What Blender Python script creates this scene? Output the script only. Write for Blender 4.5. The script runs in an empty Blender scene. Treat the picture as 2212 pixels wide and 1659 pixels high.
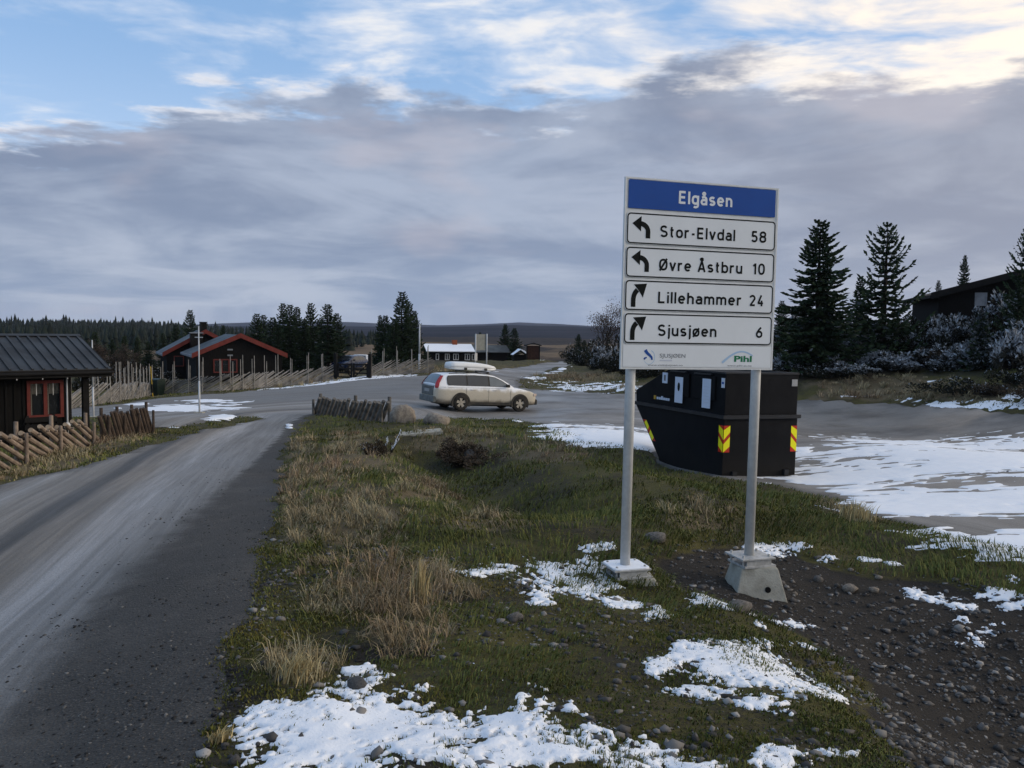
import bpy, bmesh, math, random
import numpy as np
from mathutils import Matrix, Vector
random.seed(7)
RNG = np.random.default_rng(11)
SC = bpy.context.scene
COL = SC.collection
rad = math.radians

# ------------------------------------------------------------------ camera
W0, H0, FPX = 2212.0, 1659.0, 1827.0          # picture size used for measuring
EYE = np.array([0.0, 0.0, 1.65])
PITCH, ROLL = rad(3.68), rad(0.8)
cam = bpy.data.cameras.new('camera')
cam.sensor_width = 36.0
cam.lens = 36.0 * FPX / W0
cam.clip_start = 0.05
cam.clip_end = 30000
camo = bpy.data.objects.new('camera', cam)
COL.objects.link(camo)
CM = Matrix.Rotation(math.pi/2 - PITCH, 3, 'X') @ Matrix.Rotation(ROLL, 3, 'Z')
camo.matrix_world = Matrix.Translation(Vector(EYE)) @ CM.to_4x4()
SC.camera = camo
CR = np.array(CM)

# ------------------------------------------------------------------ world
SUN_AZ, SUN_EL = rad(84), rad(15)             # azimuth clockwise from the view axis (+Y)
SC.view_settings.view_transform = 'Standard'
SC.view_settings.look = 'None'
SC.view_settings.exposure = 0.18
SC.view_settings.gamma = 1.0
SC.cycles.use_denoising = True
SC.cycles.max_bounces = 6
world = bpy.data.worlds.new('World')
SC.world = world
world.use_nodes = True


class NT:
    """small helper for writing node trees"""
    def __init__(s, tree):
        s.t = tree
        s.n = tree.nodes
        s.l = tree.links

    def node(s, typ, **kw):
        nd = s.n.new(typ)
        for k, v in kw.items():
            if hasattr(nd, k):
                setattr(nd, k, v)
            else:
                s.put(nd.inputs[k], v)
        return nd

    def put(s, sock, v):
        if isinstance(v, bpy.types.NodeSocket):
            s.l.new(v, sock)
        elif isinstance(v, (tuple, list)) and len(v) == 3 and sock.type == 'RGBA':
            sock.default_value = (*v, 1)
        else:
            sock.default_value = v

    def math(s, op, a, b=None, c=None, clamp=False):
        nd = s.n.new('ShaderNodeMath')
        nd.operation = op
        nd.use_clamp = clamp
        for i, v in enumerate((a, b, c)):
            if v is not None:
                s.put(nd.inputs[i], v)
        return nd.outputs[0]

    def vmath(s, op, a, b=None):
        nd = s.n.new('ShaderNodeVectorMath')
        nd.operation = op
        s.put(nd.inputs[0], a)
        if b is not None:
            s.put(nd.inputs['Scale'] if op == 'SCALE' else nd.inputs[1], b)
        return nd.outputs['Value'] if op in ('DOT_PRODUCT', 'LENGTH') else nd.outputs[0]

    def noise(s, vec, scale, detail=4, rough=0.55, dist=0.0, out=0):
        nd = s.n.new('ShaderNodeTexNoise')
        if vec is not None:
            s.put(nd.inputs['Vector'], vec)
        nd.inputs['Scale'].default_value = scale
        nd.inputs['Detail'].default_value = detail
        nd.inputs['Roughness'].default_value = rough
        nd.inputs['Distortion'].default_value = dist
        return nd.outputs[out]

    def mix(s, fac, a, b, blend='MIX'):
        nd = s.n.new('ShaderNodeMix')
        nd.data_type = 'RGBA'
        nd.blend_type = blend
        s.put(nd.inputs[0], fac)
        s.put(nd.inputs[6], a)
        s.put(nd.inputs[7], b)
        return nd.outputs[2]

    def ramp(s, fac, lo, hi, a=0.0, b=1.0, smooth=True):
        nd = s.n.new('ShaderNodeMapRange')
        nd.interpolation_type = 'SMOOTHSTEP' if smooth else 'LINEAR'
        s.put(nd.inputs[0], fac)
        for i, v in enumerate((lo, hi, a, b)):
            s.put(nd.inputs[i+1], v)
        return nd.outputs[0]

    def xyz(s, x, y, z):
        nd = s.n.new('ShaderNodeCombineXYZ')
        for i, v in enumerate((x, y, z)):
            s.put(nd.inputs[i], v)
        return nd.outputs[0]


def build_world():
    t = NT(world.node_tree)
    t.n.clear()
    S = 0.1
    k = 1.0 / S
    co = t.node('ShaderNodeTexCoord').outputs['Generated']
    sep = t.node('ShaderNodeSeparateXYZ', Vector=co)
    x, y, z = sep.outputs
    sky = t.node('ShaderNodeTexSky', sky_type='NISHITA', sun_disc=False, sun_elevation=SUN_EL,
                 sun_rotation=SUN_AZ, altitude=800.0, air_density=1.0, dust_density=0.6, ozone_density=1.4)
    blue = t.mix(1.0, sky.outputs[0], (1.62, 1.35, 1.42), 'MULTIPLY')
    blue = t.mix(0.6, blue, (0.27*k, 0.50*k, 0.83*k))
    up = t.math('MAXIMUM', z, 0.02)
    inv = t.math('DIVIDE', 1.0, t.math('ADD', up, 0.035))
    px = t.math('MULTIPLY', x, inv)
    py = t.math('MULTIPLY', y, inv)
    p = t.xyz(px, py, 0.0)
    # --- big stratus bank: everything farther away than a wavering line on the cloud deck
    warp = t.noise(p, 0.55, 3, 0.5, 0, 1)
    pw = t.vmath('ADD', p, t.vmath('SCALE', t.vmath('SUBTRACT', warp, (0.5, 0.5, 0.5)), 0.9))
    s = t.math('ADD', t.math('MULTIPLY', px, 0.30), t.math('MULTIPLY', py, 0.94))
    n1 = t.noise(t.vmath('ADD', pw, (5.2, 1.7, 0)), 0.80, 5, 0.55)
    n1b = t.noise(t.vmath('ADD', p, (7.3, 2.1, 0)), 2.6, 5, 0.6)
    edge = t.math('ADD', t.math('SUBTRACT', s, 3.12), t.math('MULTIPLY', t.math('SUBTRACT', n1, 0.5), 2.9))
    edge = t.math('ADD', edge, t.math('MULTIPLY', t.math('SUBTRACT', n1b, 0.5), 2.0))
    bank = t.ramp(edge, -0.22, 0.30)
    rim = t.math('MULTIPLY', t.ramp(edge, -0.42, -0.1), t.ramp(edge, 0.35, 0.0))
    # bank shading
    low = t.ramp(z, 0.0, 0.17)
    ps = t.xyz(t.math('MULTIPLY', x, 2.2), t.math('MULTIPLY', y, 2.2), t.math('MULTIPLY', z, 6.5))
    n2 = t.noise(ps, 1.35, 6, 0.5, 0.6)
    n3 = t.noise(t.vmath('ADD', ps, (3.1, 0, 5.2)), 3.4, 6, 0.58)
    n2m = t.math('ADD', t.math('MULTIPLY', n2, 0.65), t.math('MULTIPLY', n3, 0.35))
    iv2 = t.math('DIVIDE', 1.0, t.math('ADD', up, 0.13))
    p2 = t.xyz(t.math('MULTIPLY', x, iv2), t.math('MULTIPLY', y, iv2), 3.0)
    n4 = t.noise(p2, 1.25, 6, 0.55, 0.5)
    n2m = t.math('ADD', t.math('MULTIPLY', n2m, 0.5), t.math('MULTIPLY', n4, 0.5))
    shade = t.ramp(n2m, 0.40, 0.61)
    c_bank = t.mix(shade, (0.200*k, 0.250*k, 0.360*k), (0.36*k, 0.415*k, 0.53*k))
    c_low = t.mix(shade, (0.26*k, 0.325*k, 0.455*k), (0.42*k, 0.47*k, 0.57*k))
    c_bank = t.mix(low, c_low, c_bank)
    # warmer towards the hidden sun
    sd = t.vmath('DOT_PRODUCT', co, (math.sin(SUN_AZ)*math.cos(SUN_EL), math.cos(SUN_AZ)*math.cos(SUN_EL), math.sin(SUN_EL)))
    glow = t.ramp(sd, 0.12, 0.64)
    c_bank = t.mix(t.math('MULTIPLY', glow, 0.28), c_bank, (0.40*k, 0.37*k, 0.39*k))
    pink = t.ramp(t.noise(t.vmath('ADD', ps, (11, 3, 8)), 1.9, 4, 0.5), 0.56, 0.72)
    c_bank = t.mix(t.math('MULTIPLY', pink, 0.35), c_bank, (0.55*k, 0.50*k, 0.54*k))
    # --- broken higher cloud in the open part of the sky
    q = t.vmath('MULTIPLY', pw, (1.0, 1.15, 1.0))
    m1 = t.noise(t.vmath('ADD', q, (2.3, 6.1, 0)), 0.95, 5, 0.55, 0.15)
    m2 = t.noise(t.vmath('ADD', q, (4.2, 9.1, 0)), 3.0, 5, 0.58, 0.1)
    cov = t.math('ADD', t.math('MULTIPLY', m1, 0.55), t.math('MULTIPLY', m2, 0.45))
    cov = t.math('ADD', cov, t.math('MULTIPLY', t.math('MINIMUM', t.math('MAXIMUM', px, -1.6), 2.2), 0.055))
    wisp = t.ramp(cov, 0.41, 0.60)
    c_w = t.mix(glow, (0.58*k, 0.66*k, 0.80*k), (1.05*k, 0.92*k, 0.78*k))
    c_w = t.mix(t.ramp(cov, 0.49, 0.64), c_w, t.mix(glow, (0.86*k, 0.84*k, 0.82*k), (1.15*k, 0.98*k, 0.78*k)))
    thin = t.mix(t.math('MULTIPLY', wisp, 0.88), blue, c_w)
    # pale veil low in the gap
    veil = t.ramp(z, 0.32, 0.12)
    thin = t.mix(t.math('MULTIPLY', veil, 0.50), thin, (0.55*k, 0.68*k, 0.86*k))
    thin = t.mix(t.math('MULTIPLY', t.math('MULTIPLY', rim, t.ramp(m2, 0.40, 0.62)), 0.75), thin, t.mix(glow, (0.78*k, 0.77*k, 0.79*k), (1.0*k, 0.92*k, 0.82*k)))
    col = t.mix(t.math('MULTIPLY', bank, 0.97), thin, c_bank)
    # below the horizon: plain dull ground light
    col = t.mix(t.ramp(z, -0.02, 0.0), (0.10*k, 0.10*k, 0.10*k), col)
    bg = t.node('ShaderNodeBackground', Color=col, Strength=S)
    out = t.node('ShaderNodeOutputWorld')
    t.l.new(bg.outputs[0], out.inputs['Surface'])


build_world()
sun = bpy.data.lights.new('sun', 'SUN')
sun.energy = 1.5
sun.angle = rad(16)
sun.color = (1.0, 0.86, 0.70)
suno = bpy.data.objects.new('sun', sun)
COL.objects.link(suno)
sdir = Vector((math.sin(SUN_AZ)*math.cos(SUN_EL), math.cos(SUN_AZ)*math.cos(SUN_EL), math.sin(SUN_EL)))
suno.rotation_euler = sdir.to_track_quat('Z', 'Y').to_euler()
suno.location = (20, 5, 30)


# ------------------------------------------------------------------ measuring helpers
def ray(px, py):
    d = CR @ np.array([(px - W0/2)/FPX, -(py - H0/2)/FPX, -1.0])
    return d / d[1]


def P(px, py, Y):
    """the point seen at pixel (px, py) at forward distance Y metres"""
    return EYE + ray(px, py)*Y


def project(X, Y, Z):
    v = np.stack([X - EYE[0], Y - EYE[1], Z - EYE[2]], -1) @ CR
    zz = np.where(v[..., 2] > -0.05, -0.05, v[..., 2])
    return W0/2 + v[..., 0]/-zz*FPX, H0/2 - v[..., 1]/-zz*FPX


def smooth(a, b, x):
    t = np.clip((x - a)/(b - a), 0, 1)
    return t*t*(3 - 2*t)


def _hash(ix, iy, seed):
    h = (ix.astype(np.int64)*374761393 + iy.astype(np.int64)*668265263 + seed*1442695041) & 0xffffffff
    h = ((h ^ (h >> 13))*1274126177) & 0xffffffff
    return ((h ^ (h >> 16)) & 0xffffff)/float(0xffffff)


def vnoise(x, y, seed=0):
    ix, iy = np.floor(x), np.floor(y)
    fx, fy = x - ix, y - iy
    fx = fx*fx*fx*(fx*(fx*6 - 15) + 10)
    fy = fy*fy*fy*(fy*(fy*6 - 15) + 10)
    a, b = _hash(ix, iy, seed), _hash(ix+1, iy, seed)
    c, d = _hash(ix, iy+1, seed), _hash(ix+1, iy+1, seed)
    return (a*(1-fx) + b*fx)*(1-fy) + (c*(1-fx) + d*fx)*fy


def fbm(x, y, sc, octv=4, seed=0, g=0.5):
    """about -0.5 .. 0.5, feature size sc metres"""
    r = np.zeros(np.broadcast(x, y).shape)
    a, tot, f = 1.0, 0.0, 1.0/sc
    for i in range(octv):
        r += a*(vnoise(x*f + 17.3*i, y*f - 9.1*i, seed+i) - 0.5)
        tot += a
        a *= g
        f *= 2.03
    return r/tot


# ------------------------------------------------------------------ terrain
CTRL = [  # (px, py, forward distance) of points that lie on the ground
    (500, 1659, 3.32), (1106, 1659, 3.30), (1500, 1659, 3.34), (1700, 1659, 3.38), (1900, 1659, 3.50),
    (900, 1450, 4.55), (1300, 1450, 4.75), (1650, 1450, 4.95), (1850, 1540, 4.20),
    (700, 1300, 5.70), (1000, 1300, 5.95), (1300, 1300, 6.35), (1385, 1285, 6.85), (1550, 1345, 6.05),
    (480, 1400, 4.75), (560, 1200, 7.05), (430, 1659, 3.30),
    (0, 1659, 3.75), (0, 1300, 6.7), (250, 1350, 5.5), (0, 1045, 13.6), (0, 1015, 15.3), (210, 957, 20.0),
    (328, 937, 22.5), (300, 1060, 12.0), (450, 980, 18.0),
    (600, 1080, 10.8), (612, 985, 17.5), (640, 915, 28.0), (690, 893, 33.0), (560, 930, 26.0),
    (800, 1150, 8.6), (1000, 1170, 8.5), (1200, 1190, 8.1),
    (800, 1030, 13.6), (1000, 1060, 12.6), (1150, 1060, 12.4), (1300, 1050, 12.2), (1480, 1060, 12.3),
    (900, 970, 18.3), (1060, 960, 19.0), (1000, 1000, 16.6), (1250, 970, 17.8), (840, 912, 27.0), (960, 908, 28.5),
    (1100, 905, 31.5), (1400, 970, 18.3), (1425, 998, 17.6), (1560, 1028, 15.6), (1717, 1032, 15.9),
    (1008, 893, 35.0), (1133, 890, 36.3), (431, 893, 34.0), (330, 905, 28.0),
    (250, 870, 42.0), (150, 880, 40.0), (480, 845, 49.0), (600, 836, 53.0), (760, 819, 54.5), (950, 806, 56.5), (1040, 797, 60.0),
    (1160, 788, 76.0), (1150, 781, 86.0), (1250, 838, 49.0), (1340, 846, 46.0), (1720, 862, 41.5), (1900, 866, 40.0),
    (2000, 872, 37.0), (2212, 888, 32.0), (2212, 1000, 15.6), (1950, 960, 19.5), (1900, 1120, 10.8),
    (2212, 1180, 9.1), (1700, 1120, 10.4), (1900, 1200, 8.8),
    # ditch
    (1480, 1225, 7.75), (1640, 1300, 7.05), (1720, 1240, 8.1), (1800, 1300, 7.4), (1950, 1430, 6.25), (2150, 1640, 4.75), (1780, 1400, 6.1),
    (2212, 1350, 7.0), (1990, 1540, 5.3), (1560, 1120, 10.2), (2080, 1280, 7.8),
    # bank on the right
    (1760, 815, 44), (1900, 805, 44), (2100, 815, 40), (2212, 815, 36), (1800, 745, 55), (1950, 725, 53), (2080, 700, 51), (2200, 700, 47),
    (1300, 800, 62), (1230, 800, 64), (1380, 800, 58),
]
WPTS = [(0, 0, 0.0), (-2.2, 0, -.14), (2.5, 0.5, -.15), (0, -6, .15), (-6, -4, -.3), (5, -4, -.5), (-5, 2.2, -.5), (-9, 5, -.85), (-14, 10, -1.2),
        (0, -25, .6), (-20, -20, -1), (20, -20, -.2), (6, 2.5, -.95), (4.2, 3.0, -.95), (9, 5, -.85), (14, 9, -.8), (25, 14, -.8), (30, 28, -.5), (40, 0, -.3),
        (-15, 26, -1.75), (-12.5, 23.5, -1.7), (-20, 22, -2.0), (-13, 16, -1.45), (-22, 40, -2.7), (-30, 30, -2.6), (-35, 55, -3.0), (-28, 70, -3.05), (-15, 75, -2.4),
        (-40, 0, -2), (-45, 85, -3.3), (0, 110, -2.7), (-25, 110, -3.2), (25, 110, -2.0), (-8, 120, -3.0), (5, 95, -2.0), (60, 60, 4.5), (45, 85, 2.5), (55, 30, 1.5), (30, 70, 2.4), (18, 75, 0.6), (60, 110, 2.5)]


def warpc(x, y):
    return np.arcsinh(np.asarray(x, float)/7.0), np.arcsinh((np.asarray(y, float) - 2.0)/7.0)


_pts = np.array([list(P(*c)) for c in CTRL] + [list(w) for w in WPTS])
_U = np.stack(warpc(_pts[:, 0], _pts[:, 1]), 1)


def _phi(r2):
    return 0.5*r2*np.log(r2 + 1e-9)


def _fit():
    n = len(_U)
    d2 = ((_U[:, None] - _U[None])**2).sum(-1)
    K = _phi(d2) + np.eye(n)*0.0012
    Q = np.hstack([np.ones((n, 1)), _U])
    A = np.block([[K, Q], [Q.T, np.zeros((3, 3))]])
    return np.linalg.solve(A, np.concatenate([_pts[:, 2], np.zeros(3)]))


_w = _fit()


def base_h(x, y):
    """smooth ground height"""
    x = np.asarray(x, float)
    y = np.asarray(y, float)
    sh = np.broadcast(x, y).shape
    xf = np.broadcast_to(x, sh).ravel()
    yf = np.broadcast_to(y, sh).ravel()
    u, v = warpc(xf, yf)
    z = _w[-3] + _w[-2]*u + _w[-1]*v
    for i in range(len(_U)):
        z += _w[i]*_phi((u - _U[i, 0])**2 + (v - _U[i, 1])**2)
    r = np.hypot(xf, yf - 30)
    far = -2.6 - 0.0042*np.clip(r - 90, 0, 3000) + 5.5*np.exp(-((xf - 80)/45)**2 - ((yf - 90)/60)**2)
    k = smooth(65, 120, r)
    return (np.clip(z, -6, 7)*(1-k) + far*k).reshape(sh)


def gz(x, y):
    return float(base_h(np.array([x]), np.array([y]))[0])


def hit(px, py):
    """where the sight line through a pixel meets the smooth ground"""
    d = ray(px, py)
    Y = np.geomspace(1.5, 500, 700)
    zr = EYE[2] + d[2]*Y
    dz = zr - base_h(d[0]*Y, Y)
    k = np.argmax(dz < 0)
    if k == 0:
        k = len(Y) - 1
    f = dz[k-1]/(dz[k-1] - dz[k] + 1e-9)
    Yh = Y[k-1] + f*(Y[k] - Y[k-1])
    return np.array([d[0]*Yh, Yh, EYE[2] + d[2]*Yh])


def poly_world(pts):
    return np.array([hit(*p)[:2] if len(p) == 2 else p[1:] for p in pts])


def sdf(poly, x, y):
    """signed distance to a closed polygon, negative inside"""
    d = np.full(x.shape, 1e9)
    inside = np.zeros(x.shape, bool)
    n = len(poly)
    for i in range(n):
        ax, ay = poly[i]
        bx, by = poly[(i+1) % n]
        ex, ey = bx-ax, by-ay
        t = np.clip(((x-ax)*ex + (y-ay)*ey)/(ex*ex + ey*ey + 1e-12), 0, 1)
        d = np.minimum(d, (x-ax-t*ex)**2 + (y-ay-t*ey)**2)
        c = ((ay > y) != (by > y)) & (x < ex*(y-ay)/(ey + 1e-12) + ax)
        inside ^= c
    d = np.sqrt(d)
    return np.where(inside, -d, d)


# gravel surface: road on the left, junction, car park on the right
EDGE_RIGHT = [('w', -0.75, -30), ('w', -0.8, -6), ('w', -0.95, 0.5), (425, 1659), (470, 1500), (508, 1350), (558, 1200), (592, 1080), (606, 985), (640, 918), (672, 896)]
ISLAND = [(690, 897), (760, 906), (840, 914), (915, 906), (1000, 903), (1100, 906), (1165, 915), (1270, 950), (1400, 975), (1432, 1003), (1560, 1034), (1690, 1050),
          (1800, 1075), (1920, 1120), (2060, 1150), (2212, 1188), ('w', 9.5, 6.8), ('w', 16, 5), ('w', 30, 2), ('w', 60, 0)]
FARSIDE = [('w', 60, 30), ('w', 34, 28), (2212, 893), (2000, 874), (1900, 870), (1720, 865), (1500, 860), (1340, 850), (1180, 842), (1120, 838), (1115, 822), (1180, 802), (1235, 790), (1215, 780), (1165, 785),
           (1090, 797), (1000, 806), (930, 809), (830, 816), (760, 822), (600, 839), (480, 849), (330, 862), (250, 874), ('w', -30, 37), ('w', -45, 36), ('w', -45, 29), ('w', -22, 33), ('w', -14.5, 31.5),
           (336, 925), (400, 921), (455, 908), (520, 899), (560, 905), (520, 915), (440, 930), (330, 962), (180, 1008), (0, 1052), ('w', -8.6, 10), ('w', -7.6, 6.5), ('w', -6.9, 3), ('w', -6.3, -3), ('w', -6, -30)]
GRAVEL = poly_world(EDGE_RIGHT + ISLAND + FARSIDE)
DITCH = poly_world([(1380, 1212), (1470, 1195), (1560, 1180), (1700, 1180), (1850, 1230), (2000, 1240), (2212, 1290), ('w', 4.6, 4.2), ('w', 4.2, 2.2), ('w', 2.6, 2.0), (1960, 1640), (1890, 1560),
                    (1840, 1440), (1720, 1360), (1650, 1330), (1540, 1290), (1440, 1265)])


def edge_noise(x, y):
    r = np.hypot(x, y)
    a = np.clip(0.10 + 0.006*r, 0.1, 0.5)
    return (fbm(x, y, 0.9, 4, 5)*2.6 + fbm(x, y, 0.22, 3, 9)*0.9)*a


def gravel_d(x, y):
    return sdf(GRAVEL, x, y) + edge_noise(x, y)


SWALE = np.array([hit(905, 975)[:2], hit(985, 1010)[:2], hit(1060, 1055)[:2], hit(1150, 1100)[:2]])


def swale(x, y):
    """shallow channel leading away from the culvert, with low banks"""
    d = np.full(x.shape, 1e9)
    for i in range(len(SWALE)-1):
        ax, ay = SWALE[i]
        ex, ey = SWALE[i+1]-SWALE[i]
        t = np.clip(((x-ax)*ex + (y-ay)*ey)/(ex*ex+ey*ey), 0, 1)
        d = np.minimum(d, np.hypot(x-ax-t*ex, y-ay-t*ey))
    return -.34*np.exp(-(d/.75)**2) + .16*np.exp(-((d-1.9)/.9)**2)


def relief(x, y, gd, dd):
    """small bumps of the rough ground; none on the gravel"""
    r = np.hypot(x, y)
    g = smooth(0.0, 0.5, gd)
    near = 0.15*fbm(x, y, 1.3, 4, 21, .55) + 0.05*fbm(x, y, .30, 3, 33)
    mid = 0.30*fbm(x, y, 2.2, 4, 41)*smooth(7, 18, r)
    far = 1.2*fbm(x, y, 14.0, 4, 47)*smooth(45, 90, r) + 6.0*fbm(x, y, 160, 4, 49)*smooth(120, 400, r)
    dit = smooth(0.15, -0.15, dd)
    h = (near*(1 - .5*dit) + mid + far + swale(x, y))*g + dit*(0.05*fbm(x, y, .16, 3, 61) - 0.05)*g
    return h


def ground_h(x, y):
    gd = gravel_d(x, y)
    dd = sdf(DITCH, x, y)
    return base_h(x, y) + relief(x, y, gd, dd) - 0.03*smooth(0.1, -0.3, gd)


def gh(x, y):
    return float(ground_h(np.array([float(x)]), np.array([float(y)]))[0])


def axis(lo, hi, c, s0, rate):
    out = [c]
    while out[-1] < hi:
        out.append(out[-1] + s0 + rate*(out[-1]-c))
    back = [c]
    while back[-1] > lo:
        back.append(back[-1] - s0 - rate*(c-back[-1]))
    return np.array(back[:0:-1] + out)


# ------------------------------------------------------------------ object helpers
def tag(o, label=None, cat=None, group=None, kind=None):
    if label: o['label'] = label
    if cat: o['category'] = cat
    if group: o['group'] = group
    if kind: o['kind'] = kind
    return o


def link(o, parent=None):
    COL.objects.link(o)
    if parent is not None:
        o.parent = parent
    return o


def np_mesh(name, V, F, mat, parent=None, shade=False, attrs=None, sizes=None):
    """V (n,3); F (m,k) with equal sized faces, or a list of faces"""
    me = bpy.data.meshes.new(name)
    if isinstance(F, np.ndarray):
        V = np.asarray(V, np.float32)
        m, k = F.shape
        me.vertices.add(len(V))
        me.vertices.foreach_set('co', V.ravel())
        me.loops.add(m*k)
        me.loops.foreach_set('vertex_index', F.astype(np.int32).ravel())
        me.polygons.add(m)
        me.polygons.foreach_set('loop_start', np.arange(0, m*k, k, dtype=np.int32))
        me.update(calc_edges=True)
    else:
        me.from_pydata([tuple(v) for v in V], [], F)
        me.update()
    if shade:
        me.polygons.foreach_set('use_smooth', np.ones(len(me.polygons), bool))
    if attrs:
        for an, av in attrs.items():
            av = np.asarray(av, np.float32)
            if av.ndim == 2:
                a = me.attributes.new(an, 'FLOAT_COLOR', 'POINT')
                if av.shape[1] == 3:
                    av = np.hstack([av, np.ones((len(av), 1), np.float32)])
                a.data.foreach_set('color', av.ravel())
            else:
                a = me.attributes.new(an, 'FLOAT', 'POINT')
                a.data.foreach_set('value', av)
    if mat is not None:
        me.materials.append(mat)
    return link(bpy.data.objects.new(name, me), parent)


def empty(name, loc, rz=0.0, label=None, cat=None, group=None):
    o = bpy.data.objects.new(name, None)
    o.empty_display_size = 0.2
    COL.objects.link(o)
    o.location = tuple(float(v) for v in loc)
    o.rotation_euler = (0, 0, rz)
    return tag(o, label, cat, group)


def copy_tree(o, parent=None):
    c = o.copy()
    COL.objects.link(c)
    if parent is not None:
        c.parent = parent
    for ch in list(o.children):
        copy_tree(ch, c)
    return c


class MB:
    """collects simple shapes into one mesh"""
    def __init__(s):
        s.v, s.f = [], []

    def add(s, V, F):
        n = len(s.v)
        s.v += [tuple(float(c) for c in p) for p in V]
        s.f += [tuple(i+n for i in f) for f in F]
        return s

    def box(s, c, size, rz=0.0, rx=0.0, ry=0.0):
        hx, hy, hz = (d/2 for d in size)
        M = Matrix.Rotation(rz, 3, 'Z') @ Matrix.Rotation(ry, 3, 'Y') @ Matrix.Rotation(rx, 3, 'X')
        V = [M @ Vector((a*hx, b*hy, d*hz)) + Vector([float(q) for q in c]) for a in (-1, 1) for b in (-1, 1) for d in (-1, 1)]
        return s.add(V, [(0, 1, 3, 2), (4, 6, 7, 5), (0, 4, 5, 1), (2, 3, 7, 6), (0, 2, 6, 4), (1, 5, 7, 3)])

    def bbox(s, lo, hi):
        return s.box([(a+b)/2 for a, b in zip(lo, hi)], [abs(b-a) for a, b in zip(lo, hi)])

    def tube(s, a, b, r0, r1=None, n=8, cap=True):
        a, b = Vector([float(q) for q in a]), Vector([float(q) for q in b])
        r1 = r0 if r1 is None else r1
        d = (b-a).normalized()
        u = d.orthogonal().normalized()
        w = d.cross(u)
        V = []
        for p, r in ((a, r0), (b, r1)):
            for i in range(n):
                t = 2*math.pi*i/n
                V.append(p + (u*math.cos(t) + w*math.sin(t))*r)
        F = [(i, (i+1) % n, n+(i+1) % n, n+i) for i in range(n)]
        if cap:
            F += [tuple(range(n-1, -1, -1)), tuple(range(n, 2*n))]
        return s.add(V, F)

    def path(s, pts, radii, n=6):
        for i in range(len(pts)-1):
            s.tube(pts[i], pts[i+1], radii[i], radii[i+1], n)
        return s

    def prism(s, poly, d0, d1, ax='y'):
        """closed 2D outline extruded: ax='y' -> (x,z) outline along y, 'x' -> (y,z) along x, 'z' -> (x,y) along z"""
        def mk(p, d):
            return {'y': (p[0], d, p[1]), 'x': (d, p[0], p[1]), 'z': (p[0], p[1], d)}[ax]
        n = len(poly)
        V = [mk(p, d0) for p in poly] + [mk(p, d1) for p in poly]
        F = [tuple(range(n)), tuple(range(2*n-1, n-1, -1))] + [(i, n+i, n+(i+1) % n, (i+1) % n) for i in range(n)]
        return s.add(V, F)

    def lathe(s, prof, axis_p=(0, 0, 0), ax='y', n=20):
        """profile of (radius, distance along axis)"""
        V = []
        for r, d in prof:
            for i in range(n):
                t = 2*math.pi*i/n
                c, q = r*math.cos(t), r*math.sin(t)
                V.append({'y': (c, d, q), 'z': (c, q, d), 'x': (d, c, q)}[ax])
        V = [tuple(a+b for a, b in zip(v, axis_p)) for v in V]
        F = []
        for k in range(len(prof)-1):
            for i in range(n):
                j = (i+1) % n
                F.append((k*n+i, k*n+j, (k+1)*n+j, (k+1)*n+i))
        return s.add(V, F)

    def build(s, name, mat, parent=None, shade=False, bevel=0.0):
        me = bpy.data.meshes.new(name)
        me.from_pydata(s.v, [], s.f)
        bm = bmesh.new()
        bm.from_mesh(me)
        bmesh.ops.recalc_face_normals(bm, faces=bm.faces)
        if bevel > 0:
            bmesh.ops.remove_doubles(bm, verts=bm.verts, dist=1e-5)
            bmesh.ops.bevel(bm, geom=bm.edges[:], offset=bevel, segments=2, affect='EDGES', profile=0.6, clamp_overlap=True)
        bm.to_mesh(me)
        bm.free()
        me.update()
        if shade:
            me.polygons.foreach_set('use_smooth', np.ones(len(me.polygons), bool))
        if mat is not None:
            me.materials.append(mat)
        return link(bpy.data.objects.new(name, me), parent)


# ------------------------------------------------------------------ materials
MATS = {}


def new_mat(name):
    m = bpy.data.materials.new(name)
    m.use_nodes = True
    t = NT(m.node_tree)
    b = t.n['Principled BSDF']
    MATS[name] = m
    return m, t, b


def plain(name, c1, c2=None, rough=0.7, scale=6.0, bump=0.0, bscale=40.0, metal=0.0, spec=0.25, stretch=(1, 1, 1), detail=5):
    m, t, b = new_mat(name)
    c2 = c2 or tuple(v*0.72 for v in c1)
    co = t.node('ShaderNodeTexCoord').outputs['Object']
    v = t.vmath('MULTIPLY', co, stretch)
    n = t.ramp(t.noise(v, scale, detail, 0.6), 0.32, 0.68)
    t.put(b.inputs['Base Color'], t.mix(n, c1, c2))
    b.inputs['Roughness'].default_value = rough
    t.put(b.inputs['Roughness'], t.math('ADD', t.math('MULTIPLY', n, 0.12), rough - 0.06))
    b.inputs['Metallic'].default_value = metal
    b.inputs['Specular IOR Level'].default_value = spec
    if bump:
        bp = t.node('ShaderNodeBump', Strength=bump, Distance=0.02)
        t.put(bp.inputs['Height'], t.noise(v, bscale, 4, 0.6))
        t.l.new(bp.outputs[0], b.inputs['Normal'])
    return m


def vcol(name, rough=0.8, spec=0.2, trans=0.0):
    m, t, b = new_mat(name)
    a = t.node('ShaderNodeAttribute', attribute_name='Col')
    t.l.new(a.outputs['Color'], b.inputs['Base Color'])
    b.inputs['Roughness'].default_value = rough
    b.inputs['Specular IOR Level'].default_value = spec
    return m


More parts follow.
